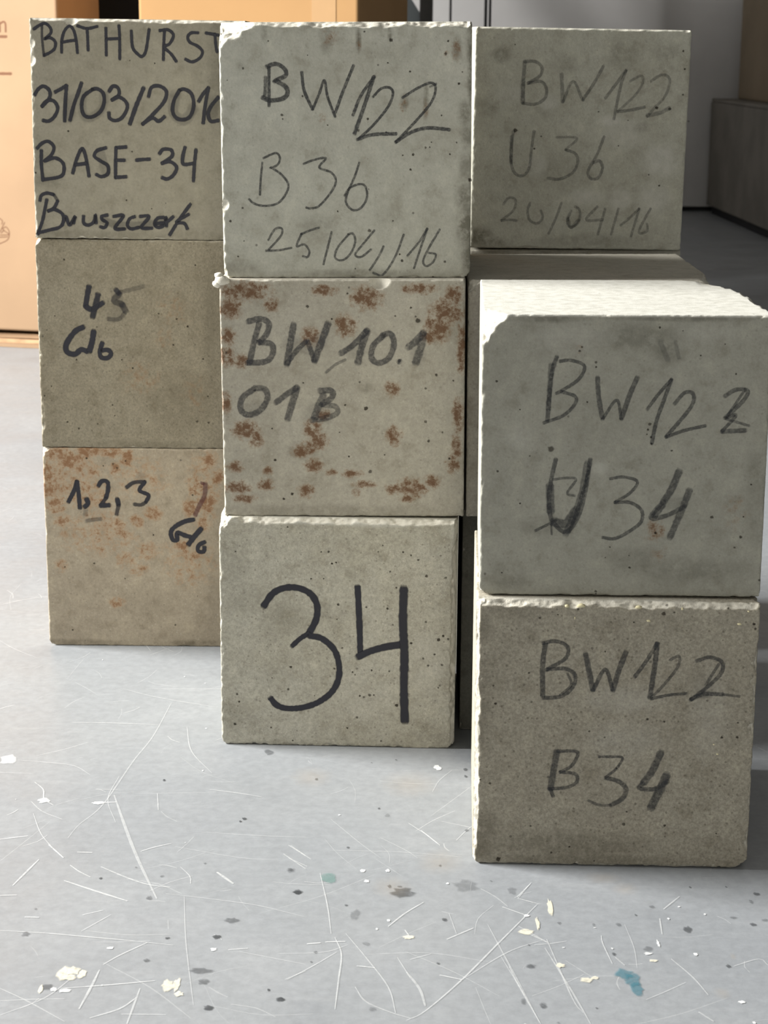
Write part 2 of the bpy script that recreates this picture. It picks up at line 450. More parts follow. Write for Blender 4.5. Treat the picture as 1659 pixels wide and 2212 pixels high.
HAND = {
 'L3': {
  'BATHURST': [
   (22.0,0.88,'29,1434 71,1462 111,1475 145,1447 149,1413 120,1384 103,1370 143,1379 177,1352 171,1307 135,1278 96,1260'),
   (18.5,0.6,'88,1462 87,1378 96,1254'),
   (21.9,0.88,'219,1279 223,1363 243,1426 278,1460 306,1432 322,1365 329,1278'),
   (22.0,0.88,'226,1350 270,1359 316,1365'),
   (22.0,0.88,'330,1463 399,1445 472,1460'),
   (22.0,0.88,'399,1445 402,1383 403,1296'),
   (22.0,0.88,'529,1452 529,1357 528,1264'),
   (22.0,0.88,'619,1470 623,1386 621,1240'),
   (22.0,0.88,'531,1376 623,1381'),
   (22.7,0.88,'704,1436 711,1326 745,1279 777,1263 804,1306 828,1448'),
   (22.7,0.88,'933,1434 927,1339 923,1239'),
   (22.7,0.88,'898,1438 958,1444 995,1408 967,1350 929,1329 977,1282 1014,1230'),
   (22.7,0.88,'1168,1427 1119,1426 1094,1399 1108,1363 1162,1337 1194,1301 1177,1259 1123,1231 1074,1249'),
   (22.7,0.88,'1217,1427 1308,1413'),
   (22.7,0.88,'1281,1423 1289,1334 1297,1297'),
  ],
  '31/03/2016': [
   (26.8,0.85,'22,990 52,1033 88,1051 127,1023 126,972 72,913'),
   (26.8,0.85,'72,913 108,951 155,952 182,904 158,846 116,814 75,819'),
   (26.8,0.85,'165,1012 209,1035 248,1060'),
   (26.8,0.85,'248,1060 237,956 228,813'),
   (26.8,0.85,'353,1080 325,1003 294,923 265,819'),
   (26.9,0.85,'430,1036 365,986 349,912 368,855 420,847 479,885 507,949 500,1011 460,1039 424,1034'),
   (26.8,0.85,'541,1020 570,1058 605,1047 610,1001 560,964'),
   (26.9,0.85,'560,964 610,984 656,956 667,911 631,847 583,824 543,840 538,880'),
   (87.5,0.16,'277,968 264,899 250,831'),
   (64.3,0.14,'366,1026 352,929 362,855 420,844 498,914 505,1000'),
   (31.6,0.85,'784,1052 728,924 682,800'),
   (27.2,0.85,'816,989 838,1053 893,1064 941,1028 924,958 847,872 771,801'),
   (27.3,0.85,'771,803 841,845 884,824 928,857'),
   (27.3,0.85,'1034,1040 995,970 983,895 1010,847 1064,838 1108,865 1131,940 1115,1014 1067,1045 1034,1038'),
   (27.2,0.85,'1164,962 1197,1015 1235,1058'),
   (27.2,0.85,'1235,1058 1213,952 1195,813'),
   (27.3,0.85,'1305,996 1251,931 1231,877 1250,829 1304,836'),
   (76.4,0.16,'1001,1013 989,885 1064,832 1131,919'),
   (98.2,0.14,'1273,974 1239,867'),
  ],
  'BASE-34': [
   (26.3,0.87,'28,624 67,662 111,674 148,637 130,583 80,539'),
   (26.3,0.87,'80,539 152,561 206,530 215,476 186,432 60,408'),
   (26.3,0.87,'60,614 57,517 65,403'),
   (26.3,0.87,'275,455 305,553 345,629 371,564 390,435'),
   (26.3,0.87,'293,515 337,521 375,527'),
   (26.3,0.87,'515,637 449,614 431,576 474,544 523,512 522,458 478,436 439,452'),
   (26.3,0.87,'657,644 580,637'),
   (26.3,0.87,'583,637 578,535 576,426'),
   (26.4,0.87,'576,432 653,438'),
   (26.3,0.87,'579,551 644,552'),
   (26.3,0.87,'721,553 771,559 820,562'),
   (26.3,0.87,'886,599 914,631 969,627 974,584 902,534'),
   (26.4,0.87,'902,534 962,546 1006,508 983,454 939,426 901,436'),
   (26.3,0.87,'1068,650 1051,585 1055,531 1127,537'),
   (26.3,0.87,'1144,635 1132,532 1123,412'),
   (65.8,0.16,'471,620 491,534 511,458'),
  ],
  'name': [
   (25.3,0.87,'39,261 51,299 90,316 139,306'),
   (25.4,0.87,'89,273 70,191 51,114 15,25'),
   (22.0,0.5,'139,306 165,263'),
   (25.4,0.87,'165,263 137,213 95,191'),
   (25.4,0.87,'95,191 142,202 196,170 200,116 171,77 105,59 21,36'),
   (25.4,0.87,'194,94 218,154 244,94 284,155 272,106'),
   (25.4,0.87,'345,161 344,112 376,96 416,119 428,168 432,108'),
   (25.4,0.87,'516,169 472,158 477,136 509,114 492,81 459,86'),
   (25.4,0.87,'554,159 626,165 564,77 636,72'),
   (25.4,0.87,'709,161 670,144 653,100 680,73 735,85'),
   (25.4,0.87,'742,162 808,162 752,85 829,80'),
   (25.4,0.87,'913,158 869,152 846,114 868,86 913,104 927,159 930,93'),
   (25.4,0.87,'857,114 926,120'),
   (25.4,0.87,'924,115 980,165'),
   (25.4,0.87,'1102,254 1024,149 950,33'),
   (25.4,0.87,'1090,183 1001,127 1056,117 1078,78'),
   (55.3,0.22,'482,130 592,99 747,101 902,125'),
  ],
 },
 'M3': {
  'BW122': [
   (23.9,0.7,'281,1253 336,1270 386,1243 395,1204 335,1175 325,1165'),
   (26.0,0.72,'335,1173 394,1136 403,1097 373,1068 303,1058 253,1076'),
   (18.0,0.72,'296,1253 294,1136 292,1024'),
   (20.0,0.6,'275,1195 268,1068'),
   (18.0,0.72,'490,1223 503,1116 552,1004'),
   (14.9,0.72,'552,1004 593,1097 624,1174 643,1077 687,960'),
   (18.0,0.72,'687,984 733,1106 799,1261'),
   (18.0,0.72,'792,969 842,1086 923,1198'),
   (22.0,0.72,'918,1193 862,1028 801,861'),
   (15.0,0.72,'912,1076 962,1125 1012,1130 1032,1096 1002,1018 912,910 821,827'),
   (20.1,0.72,'816,827 911,856 1052,861'),
   (14.9,0.72,'1087,1071 1182,1129 1261,1158 1286,1124 1261,1046 1172,939 1047,811'),
   (20.0,0.72,'1047,811 1142,870 1242,895 1372,884'),
   (11.9,0.5,'1251,1134 1291,1153'),
  ],
  'B36': [
   (13.1,0.66,'252,719 328,749 352,719 337,679 291,660'),
   (13.2,0.66,'296,665 356,625 400,565 384,505 333,450 252,435 191,450 161,476'),
   (13.1,0.66,'246,695 234,585 228,500'),
   (13.1,0.66,'493,684 559,709 629,718 588,664 658,634 688,584 657,515 586,435 535,420 505,425'),
   (13.2,0.66,'830,693 799,604 758,514 748,454 788,409 839,424 874,484 865,549 829,564 769,539 738,494'),
  ],
  '25/04/16': [
   (13.2,0.6,'273,229 315,294 356,299 350,254 272,168'),
   (13.2,0.6,'257,165 338,168 415,183'),
   (13.2,0.6,'472,264 533,289 584,304'),
   (13.2,0.6,'477,269 446,193 492,203 522,163 511,127 481,132'),
   (13.2,0.6,'660,279 634,183 607,81'),
   (13.2,0.6,'762,263 695,183 679,122 725,107 776,152 802,223 787,268 757,263'),
   (13.2,0.6,'919,288 848,203 801,142 837,127 898,172'),
   (13.2,0.6,'975,192 939,121 888,45'),
   (13.3,0.6,'1097,263 1041,121 969,20 908,30'),
   (13.2,0.6,'1117,131 1193,222 1239,298'),
   (13.2,0.6,'1239,298 1193,162 1158,55'),
   (13.2,0.6,'1315,293 1244,172 1214,101 1234,70 1275,96 1290,141 1244,151'),
  ],
 },
 'R3': {
  'BW122': [
   (26.1,0.5,'341,1273 337,1140 338,994'),
   (31.4,0.25,'332,1153 334,1000'),
   (20.9,0.5,'341,1273 413,1274 460,1237 449,1180 366,1128'),
   (20.9,0.5,'366,1128 457,1142 498,1092 487,1028 423,989 338,994'),
   (26.2,0.42,'598,1195 613,1005'),
   (18.3,0.45,'613,1005 679,1146 750,1020'),
   (20.9,0.5,'750,1020 823,1135 884,1251'),
   (20.9,0.5,'906,1035 980,1138 1042,1228'),
   (19.7,0.5,'1042,1228 1008,1113 972,895'),
   (17.0,0.4,'1071,1152 1142,1191 1163,1154 1115,1064 996,947'),
   (21.0,0.5,'996,947 1094,961 1185,982'),
   (18.4,0.4,'1215,1155 1292,1200 1346,1169 1325,1067 1251,976 1201,918'),
   (26.3,0.45,'1201,924 1292,945 1356,978'),
  ],
  'U36': [
   (19.8,0.5,'279,808 269,692 273,575 308,511 361,505 399,564 408,681 423,810'),
   (23.7,0.45,'267,769 270,588'),
   (15.8,0.4,'576,767 721,763 645,684'),
   (19.8,0.5,'645,684 712,660 734,608 704,530 613,483 527,488'),
   (19.9,0.5,'911,779 864,649 809,544 825,493 878,493 908,559 886,610 840,597'),
  ],
  '26/04/16': [
   (17.2,0.45,'223,301 261,348 308,335 297,263 213,190'),
   (17.3,0.45,'213,190 279,197 326,191'),
   (17.3,0.45,'414,317 396,265 412,199 466,174 504,214 489,266'),
   (17.3,0.45,'633,320 597,215 548,102'),
   (17.3,0.45,'702,269 678,190 706,151 758,191 761,270 727,295'),
   (24.0,0.4,'677,216 706,151 757,204'),
   (17.3,0.45,'886,298 811,205 930,206'),
   (17.3,0.45,'940,285 918,193 895,100'),
   (17.3,0.45,'1033,287 989,102'),
   (17.3,0.45,'1052,168 1129,235 1180,289'),
   (17.4,0.45,'1180,289 1129,90'),
   (17.4,0.45,'1260,290 1199,170 1188,118 1241,131 1238,184'),
  ],
 },
 'L2': {
  '45': [
   (40.3,0.85,'377,1177 364,1121 347,1031'),
   (40.3,0.85,'347,1031 394,1013 474,1060'),
   (42.6,0.75,'440,1121 420,1043 395,955'),
   (40.3,0.62,'566,1156 593,1123'),
   (44.8,0.4,'593,1123 551,1078 619,1045'),
   (49.3,0.45,'608,1050 635,1000'),
   (33.7,0.3,'629,989 583,943 504,943'),
   (33.5,0.22,'588,1134 678,1157 768,1181'),
   (89.6,0.1,'566,1145 585,1011 516,943'),
  ],
  'Glo': [
   (40.6,0.9,'329,884 266,850 201,759 205,702 261,686 307,720 352,706'),
   (42.8,0.9,'401,857 388,783 365,706'),
   (33.8,0.9,'461,773 440,704 452,664 497,662 523,694 499,719 459,716'),
  ],
 },
 'L1': {
  '1,2,3': [
   (32.8,0.9,'177,1102 221,1187 246,1260'),
   (32.8,0.9,'246,1260 256,1155 261,1055'),
   (37.0,0.9,'311,1130 321,1093 294,1066'),
   (32.7,0.9,'401,1225 428,1262 469,1257 472,1199 455,1136'),
   (30.8,0.75,'455,1136 414,1078'),
   (36.9,0.9,'412,1078 479,1082'),
   (36.9,0.9,'537,1132 546,1084'),
   (30.8,0.6,'546,1084 529,1010'),
   (30.7,0.7,'606,1216 663,1254 745,1260'),
   (30.7,0.9,'745,1260 703,1196 768,1160 747,1107'),
   (28.7,0.6,'747,1107 710,1086 659,1091'),
   (30.9,0.3,'306,961 363,972 415,977'),
   (41.1,0.2,'303,1040 299,1003'),
   (61.3,0.12,'695,1306 736,1296'),
  ],
  'Glo': [
   (35.0,0.92,'1098,979 1026,962 953,919 926,876 941,823 972,824 973,877 1034,856 1096,841'),
   (39.1,0.92,'1153,912 1106,857 1053,787'),
   (33.0,0.92,'1177,810 1131,783 1125,740 1166,735 1172,772'),
  ],
  'rusty': [
   (34.9,-0.5,'1187,1253 1180,1164 1143,1090 1107,1010'),
   (22.5,-0.5,'1154,1258 1176,1248'),
  ],
 },
 'M2': {
  'BW10.1': [
   (38.1,0.66,'170,1223 250,1239 297,1212 285,1149 236,1095'),
   (38.2,0.66,'236,1095 310,1085 320,1031 277,978 160,967'),
   (38.2,0.66,'239,1212 205,1095 175,967'),
   (42.4,0.66,'450,1207 429,1095 404,956'),
   (31.8,0.66,'404,962 464,1042 523,1101'),
   (31.9,0.66,'533,1106 574,978'),
   (44.5,0.7,'574,978 618,1096 661,1213'),
   (38.1,0.66,'734,1026 808,1075 899,1170'),
   (44.5,0.66,'899,1170 867,1075 840,968'),
   (38.1,0.66,'999,1139 936,1075 925,1000 967,968 1031,1000 1062,1085 1041,1149 989,1139'),
   (38.2,0.66,'1092,979 1098,976'),
   (44.4,0.6,'1147,1064 1200,1107 1242,1155'),
   (48.6,0.55,'1242,1155 1226,1064 1195,968'),
   (95.4,0.14,'406,1095 533,1064 629,1117'),
   (95.3,0.12,'1200,1096 1211,979'),
   (95.3,0.14,'798,1032 861,1053'),
  ],
  '01B': [
   (38.5,0.64,'199,805 128,751 116,675 164,643 239,676 283,751 263,805 199,811'),
   (38.4,0.64,'331,719 401,773 466,817'),
   (44.9,0.64,'466,817 435,719 404,616'),
   (38.4,0.64,'604,795 679,795 678,752 614,709'),
   (36.3,0.5,'614,709 699,698 710,655 634,622 549,611'),
   (44.9,0.55,'631,774 595,698 570,622'),
   (19.1,0.4,'643,908 702,957 765,989'),
   (107.1,0.13,'229,686 164,665'),
   (128.3,0.16,'549,654 656,655'),
  ],
 },
 'M1': {
  '34': [
   (43.7,0.93,'277,928 337,1014 414,1052 501,1052 578,1013 616,940 610,849 566,757'),
   (33.0,0.93,'566,757 511,721 456,668'),
   (39.8,0.93,'566,739 643,724 720,657 753,565 753,461 709,367 621,295 521,258 421,250 355,272 318,317'),
   (39.4,0.93,'871,1070 879,934 886,775 890,637'),
   (46.0,0.93,'874,605 951,644 1049,675 1159,695'),
   (54.8,0.9,'1162,1065 1159,849 1170,620 1169,412 1177,179'),
  ],
 },
 'F2': {
  'BW122': [
   (21.7,0.6,'389,1289 366,1209 354,1089 347,948'),
   (25.7,0.4,'360,1249 350,1009'),
   (17.7,0.6,'404,1264 463,1269 532,1240 504,1170 417,1109 388,1094'),
   (17.7,0.6,'417,1104 487,1080 488,1040 430,979 327,938'),
   (23.6,0.6,'602,1181 610,1081 633,960'),
   (15.7,0.6,'633,960 704,1061 731,961'),
   (25.5,0.6,'731,961 772,1092 808,1182'),
   (17.7,0.6,'863,1012 919,1093 985,1173'),
   (19.7,0.62,'985,1173 949,1063 914,952 893,831'),
   (19.6,0.6,'1004,1043 1056,1103 1100,1094 1088,1024 966,867'),
   (17.7,0.6,'966,867 1063,903 1170,929'),
   (21.5,0.6,'1262,1085 1319,1120 1378,1115 1361,1065 1267,970'),
   (17.6,0.6,'1267,970 1325,985 1255,899'),
   (23.6,0.6,'1255,899 1378,905'),
   (13.7,0.5,'1368,1125 1276,975'),
   (13.7,0.5,'1277,965 1396,930'),
   (25.4,0.2,'919,1371 962,1272'),
   (19.5,0.2,'997,1371 1020,1282'),
  ],
  'U34': [
   (22.1,0.6,'395,746 368,602 366,468 392,396 454,350 512,418 549,552 576,747'),
   (40.0,0.6,'366,602 373,458'),
   (44.1,0.6,'382,406 453,397 506,469'),
   (34.0,0.5,'560,726 538,573 501,449 454,334'),
   (14.0,0.6,'575,706 511,470 474,345'),
   (13.9,0.5,'378,633 457,644 502,634 459,562 499,547'),
   (14.0,0.6,'293,354 402,412'),
   (10.0,0.6,'381,334 377,396'),
   (15.9,0.6,'681,641 755,651 825,626 788,565 709,513'),
   (18.0,0.62,'709,513 789,513 850,473 852,411 794,358 715,316 650,321'),
   (35.7,0.62,'1042,684 1005,587 963,515'),
   (23.9,0.6,'968,525 901,432 981,443 1078,495'),
   (31.9,0.6,'964,505 921,442'),
   (33.8,0.6,'1100,583 1059,464 1005,324'),
   (59.6,0.12,'978,505 1058,516'),
  ],
 },
 'F1': {
  'BW122': [
   (26.3,0.62,'372,1278 360,1161 364,979'),
   (20.2,0.62,'357,1278 428,1290 489,1259 481,1195 381,1129'),
   (20.3,0.62,'381,1129 482,1136 534,1100 525,1036 466,981 365,968'),
   (14.2,0.5,'493,1110 515,1046 456,986'),
   (28.3,0.62,'586,1223 609,1123 632,1016'),
   (20.2,0.62,'632,1016 694,1135 739,1018'),
   (28.3,0.66,'739,1018 765,1125 802,1237'),
   (20.1,0.62,'852,1095 914,1191 966,1288'),
   (26.2,0.66,'966,1288 956,1150 937,978'),
   (15.1,0.5,'1035,1193 1084,1216 1077,1152 1001,1044 942,978'),
   (16.2,0.62,'943,973 1033,996 1133,1008'),
   (20.1,0.62,'1176,1190 1245,1213 1312,1187 1310,1124 1243,1048 1155,971'),
   (16.1,0.5,'1297,1177 1232,1058'),
   (22.2,0.62,'1155,973 1224,1005 1325,1006'),
   (14.1,0.5,'1325,1006 1416,995'),
   (44.4,0.22,'1204,1004 1254,1005'),
  ],
  'B34': [
   (32.8,0.62,'448,666 435,568 418,447'),
   (20.6,0.62,'418,447 434,403'),
   (18.4,0.62,'448,666 545,668 561,647 527,581 467,546'),
   (18.5,0.62,'467,546 549,537 561,493 510,459 408,446'),
   (14.3,0.62,'674,638 741,639 802,635 773,574 714,518'),
   (24.6,0.62,'714,518 786,498 828,455 810,399 749,359'),
   (15.4,0.45,'749,359 688,358 625,384'),
   (36.8,0.64,'1010,672 968,567 919,489'),
   (24.6,0.62,'919,489 900,461 982,458 1052,503'),
   (45.0,0.66,'1045,541 1013,458 966,347'),
  ],
 },
}
STAINS = {  # per-cube stains, plus dark and pale bands along edges
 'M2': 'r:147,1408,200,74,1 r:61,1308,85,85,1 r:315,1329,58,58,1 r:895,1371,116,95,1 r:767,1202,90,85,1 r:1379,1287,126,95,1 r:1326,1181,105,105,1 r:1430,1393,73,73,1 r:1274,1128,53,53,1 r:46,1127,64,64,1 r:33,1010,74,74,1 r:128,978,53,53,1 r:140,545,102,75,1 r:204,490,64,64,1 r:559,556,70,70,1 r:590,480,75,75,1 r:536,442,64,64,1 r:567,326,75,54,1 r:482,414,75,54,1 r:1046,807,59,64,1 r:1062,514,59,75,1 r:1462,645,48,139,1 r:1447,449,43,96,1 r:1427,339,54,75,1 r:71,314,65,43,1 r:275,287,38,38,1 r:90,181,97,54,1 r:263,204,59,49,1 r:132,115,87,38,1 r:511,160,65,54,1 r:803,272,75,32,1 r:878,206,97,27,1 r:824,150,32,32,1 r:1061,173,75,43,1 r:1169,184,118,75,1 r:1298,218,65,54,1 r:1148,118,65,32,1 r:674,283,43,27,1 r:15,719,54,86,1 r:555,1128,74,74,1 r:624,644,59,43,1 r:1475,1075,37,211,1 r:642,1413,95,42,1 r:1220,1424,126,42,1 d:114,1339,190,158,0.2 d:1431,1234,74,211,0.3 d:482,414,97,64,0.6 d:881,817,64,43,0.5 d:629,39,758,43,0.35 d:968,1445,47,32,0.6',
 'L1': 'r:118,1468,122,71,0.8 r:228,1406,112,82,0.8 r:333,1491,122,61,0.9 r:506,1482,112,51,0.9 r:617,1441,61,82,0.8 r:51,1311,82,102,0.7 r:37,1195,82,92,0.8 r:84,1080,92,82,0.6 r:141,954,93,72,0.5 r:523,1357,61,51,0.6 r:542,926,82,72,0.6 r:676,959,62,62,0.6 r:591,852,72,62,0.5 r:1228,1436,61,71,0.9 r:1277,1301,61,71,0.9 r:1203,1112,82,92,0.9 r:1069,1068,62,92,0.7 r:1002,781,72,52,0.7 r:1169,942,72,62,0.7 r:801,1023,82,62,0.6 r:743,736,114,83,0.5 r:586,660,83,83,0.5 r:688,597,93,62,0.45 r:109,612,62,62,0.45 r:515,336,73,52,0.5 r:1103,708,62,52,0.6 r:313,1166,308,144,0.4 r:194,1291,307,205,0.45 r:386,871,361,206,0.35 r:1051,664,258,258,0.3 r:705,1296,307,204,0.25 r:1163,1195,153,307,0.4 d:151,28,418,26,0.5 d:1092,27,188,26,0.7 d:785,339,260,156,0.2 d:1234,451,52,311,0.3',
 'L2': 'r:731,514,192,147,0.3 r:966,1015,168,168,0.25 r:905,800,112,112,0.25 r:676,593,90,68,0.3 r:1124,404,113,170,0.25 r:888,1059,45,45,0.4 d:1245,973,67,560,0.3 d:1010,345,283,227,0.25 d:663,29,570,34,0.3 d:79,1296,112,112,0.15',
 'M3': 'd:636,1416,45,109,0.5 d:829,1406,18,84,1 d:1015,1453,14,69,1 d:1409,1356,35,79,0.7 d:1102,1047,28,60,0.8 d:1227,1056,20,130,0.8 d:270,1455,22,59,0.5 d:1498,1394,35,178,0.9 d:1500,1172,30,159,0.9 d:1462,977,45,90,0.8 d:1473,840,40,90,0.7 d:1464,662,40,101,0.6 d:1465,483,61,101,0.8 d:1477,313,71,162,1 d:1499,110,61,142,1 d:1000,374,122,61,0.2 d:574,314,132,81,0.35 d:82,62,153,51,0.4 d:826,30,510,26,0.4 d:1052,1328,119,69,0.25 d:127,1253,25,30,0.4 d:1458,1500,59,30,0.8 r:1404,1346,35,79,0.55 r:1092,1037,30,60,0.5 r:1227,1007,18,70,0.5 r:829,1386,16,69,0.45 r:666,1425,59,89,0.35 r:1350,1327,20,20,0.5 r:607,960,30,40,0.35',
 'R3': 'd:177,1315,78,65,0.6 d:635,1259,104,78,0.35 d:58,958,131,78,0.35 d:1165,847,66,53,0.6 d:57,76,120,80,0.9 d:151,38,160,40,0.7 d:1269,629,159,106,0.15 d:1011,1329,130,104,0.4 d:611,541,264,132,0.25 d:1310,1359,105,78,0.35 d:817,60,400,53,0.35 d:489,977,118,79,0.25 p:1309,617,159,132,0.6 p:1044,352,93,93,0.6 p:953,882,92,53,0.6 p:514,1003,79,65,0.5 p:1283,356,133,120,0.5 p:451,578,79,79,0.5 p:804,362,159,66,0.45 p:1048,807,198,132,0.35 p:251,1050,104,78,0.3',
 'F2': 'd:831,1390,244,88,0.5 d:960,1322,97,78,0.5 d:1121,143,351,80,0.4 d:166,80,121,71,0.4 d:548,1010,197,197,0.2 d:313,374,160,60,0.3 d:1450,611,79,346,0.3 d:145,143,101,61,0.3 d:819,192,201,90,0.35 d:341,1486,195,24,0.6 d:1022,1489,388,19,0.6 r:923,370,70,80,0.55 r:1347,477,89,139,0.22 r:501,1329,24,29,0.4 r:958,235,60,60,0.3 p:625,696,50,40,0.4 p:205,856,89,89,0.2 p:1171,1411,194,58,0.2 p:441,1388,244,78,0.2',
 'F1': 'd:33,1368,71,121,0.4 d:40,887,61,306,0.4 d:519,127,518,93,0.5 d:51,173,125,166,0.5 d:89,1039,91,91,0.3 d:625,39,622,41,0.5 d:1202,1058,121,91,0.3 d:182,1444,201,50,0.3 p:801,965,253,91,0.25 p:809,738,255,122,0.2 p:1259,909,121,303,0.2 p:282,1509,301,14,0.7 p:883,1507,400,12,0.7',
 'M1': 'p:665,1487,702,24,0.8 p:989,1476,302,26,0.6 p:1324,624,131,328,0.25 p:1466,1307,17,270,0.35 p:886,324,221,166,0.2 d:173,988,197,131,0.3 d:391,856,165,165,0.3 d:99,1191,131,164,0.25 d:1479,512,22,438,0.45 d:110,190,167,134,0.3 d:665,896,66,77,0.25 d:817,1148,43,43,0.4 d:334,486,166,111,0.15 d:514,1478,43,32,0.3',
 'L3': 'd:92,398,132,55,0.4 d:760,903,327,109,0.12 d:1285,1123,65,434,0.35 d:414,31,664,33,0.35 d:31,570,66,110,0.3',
}
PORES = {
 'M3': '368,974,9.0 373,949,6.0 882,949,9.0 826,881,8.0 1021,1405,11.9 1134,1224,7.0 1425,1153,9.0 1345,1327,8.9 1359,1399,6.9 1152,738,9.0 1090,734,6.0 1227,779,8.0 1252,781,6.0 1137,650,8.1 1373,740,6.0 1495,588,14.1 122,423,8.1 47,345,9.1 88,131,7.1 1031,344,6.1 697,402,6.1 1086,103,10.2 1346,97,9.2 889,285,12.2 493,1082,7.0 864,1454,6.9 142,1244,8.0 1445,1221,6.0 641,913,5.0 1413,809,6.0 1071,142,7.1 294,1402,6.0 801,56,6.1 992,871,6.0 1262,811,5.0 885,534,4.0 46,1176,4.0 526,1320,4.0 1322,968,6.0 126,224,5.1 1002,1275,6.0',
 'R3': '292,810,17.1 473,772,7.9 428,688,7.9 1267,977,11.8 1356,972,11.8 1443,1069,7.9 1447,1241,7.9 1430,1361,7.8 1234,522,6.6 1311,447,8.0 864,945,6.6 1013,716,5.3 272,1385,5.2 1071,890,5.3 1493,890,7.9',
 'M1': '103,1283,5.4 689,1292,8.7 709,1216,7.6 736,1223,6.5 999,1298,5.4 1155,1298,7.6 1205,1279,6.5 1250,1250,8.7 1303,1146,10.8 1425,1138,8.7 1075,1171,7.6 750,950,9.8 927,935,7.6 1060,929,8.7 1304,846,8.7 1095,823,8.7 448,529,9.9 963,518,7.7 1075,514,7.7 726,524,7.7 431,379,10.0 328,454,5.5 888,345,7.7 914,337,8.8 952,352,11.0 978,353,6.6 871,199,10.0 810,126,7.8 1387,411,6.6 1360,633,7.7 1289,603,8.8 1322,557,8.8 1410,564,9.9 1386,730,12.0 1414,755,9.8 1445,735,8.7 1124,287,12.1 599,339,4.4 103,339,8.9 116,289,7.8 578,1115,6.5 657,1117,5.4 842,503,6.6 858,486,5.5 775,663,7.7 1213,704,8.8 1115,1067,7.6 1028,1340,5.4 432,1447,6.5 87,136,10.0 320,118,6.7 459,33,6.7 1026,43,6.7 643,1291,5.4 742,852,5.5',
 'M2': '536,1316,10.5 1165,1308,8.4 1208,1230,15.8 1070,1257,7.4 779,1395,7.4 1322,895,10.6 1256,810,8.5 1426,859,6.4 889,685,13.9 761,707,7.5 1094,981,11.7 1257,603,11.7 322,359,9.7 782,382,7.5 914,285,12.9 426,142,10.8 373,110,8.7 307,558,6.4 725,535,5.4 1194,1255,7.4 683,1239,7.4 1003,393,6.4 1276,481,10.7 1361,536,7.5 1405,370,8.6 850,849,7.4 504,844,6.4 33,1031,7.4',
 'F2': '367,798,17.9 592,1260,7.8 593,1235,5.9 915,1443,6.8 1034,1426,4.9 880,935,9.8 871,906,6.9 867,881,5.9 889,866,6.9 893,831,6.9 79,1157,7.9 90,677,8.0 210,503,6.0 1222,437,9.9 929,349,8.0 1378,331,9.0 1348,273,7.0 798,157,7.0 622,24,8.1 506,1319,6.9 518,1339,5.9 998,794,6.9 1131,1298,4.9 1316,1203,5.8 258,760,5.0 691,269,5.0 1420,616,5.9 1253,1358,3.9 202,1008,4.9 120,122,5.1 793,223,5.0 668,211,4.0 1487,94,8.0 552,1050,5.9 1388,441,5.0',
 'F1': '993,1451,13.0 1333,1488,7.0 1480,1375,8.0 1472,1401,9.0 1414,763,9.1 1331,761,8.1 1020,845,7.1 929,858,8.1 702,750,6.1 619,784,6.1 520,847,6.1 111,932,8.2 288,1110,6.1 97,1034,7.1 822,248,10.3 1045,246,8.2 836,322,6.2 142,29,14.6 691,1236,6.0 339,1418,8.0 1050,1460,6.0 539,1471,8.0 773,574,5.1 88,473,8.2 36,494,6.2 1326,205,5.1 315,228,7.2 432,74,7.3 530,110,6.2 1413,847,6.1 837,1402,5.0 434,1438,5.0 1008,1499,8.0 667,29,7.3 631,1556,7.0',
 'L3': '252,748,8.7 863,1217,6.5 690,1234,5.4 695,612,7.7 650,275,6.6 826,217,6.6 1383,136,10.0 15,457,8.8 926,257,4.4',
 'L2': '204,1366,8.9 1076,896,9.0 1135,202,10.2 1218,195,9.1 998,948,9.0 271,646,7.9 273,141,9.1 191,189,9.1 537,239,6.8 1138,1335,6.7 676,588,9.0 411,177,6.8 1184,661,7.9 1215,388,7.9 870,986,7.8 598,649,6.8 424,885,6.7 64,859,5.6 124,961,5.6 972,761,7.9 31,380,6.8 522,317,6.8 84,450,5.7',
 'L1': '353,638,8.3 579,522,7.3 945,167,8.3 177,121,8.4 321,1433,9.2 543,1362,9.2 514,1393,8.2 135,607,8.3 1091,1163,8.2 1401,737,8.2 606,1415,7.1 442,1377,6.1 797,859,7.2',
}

def floor_mat():
    k = NT('grey_worn_floor')
    v = k.coord()
    big = k.noise(v, 2.2, 4, 0.6)
    mid = k.noise(v, 11, 5, 0.65)
    vs_ = k.coord(scale=(1.0, 7.0, 1.0))
    streak = k.noise(vs_, 14, 4, 0.6)
    fine = k.noise(v, 160, 4, 0.7)
    c = k.mix(k.ramp(big, 0.3, 0.7), (0.234, 0.247, 0.262), (0.262, 0.272, 0.282))
    c = k.mix(k.ramp(mid, 0.52, 0.75, 0, 0.35), c, (0.30, 0.308, 0.314))
    c = k.mix(k.ramp(mid, 0.46, 0.25, 0, 0.35), c, (0.185, 0.197, 0.213))
    c = k.mix(k.ramp(streak, 0.55, 0.8, 0, 0.3), c, (0.32, 0.328, 0.335))
    c = k.mix(1.0, c, k.grey(k.ramp(fine, 0.2, 0.8, 0.9, 1.1)), 'MULTIPLY')
    rr = k.ramp(mid, 0.3, 0.7, 0.36, 0.52)
    k.bump(k.math('ADD', fine, k.math('MULTIPLY', mid, 0.6)), 0.12, 0.0008)
    return k.done(c, rr, 0.5)


FLOOR = box_obj('floor', (-2.75, 2.75, -1.45, 5.45, -0.08, 0.0), floor_mat())
tag(FLOOR, 'scratched pale grey floor sheet with paint spots under the concrete cubes', 'floor', kind='structure')

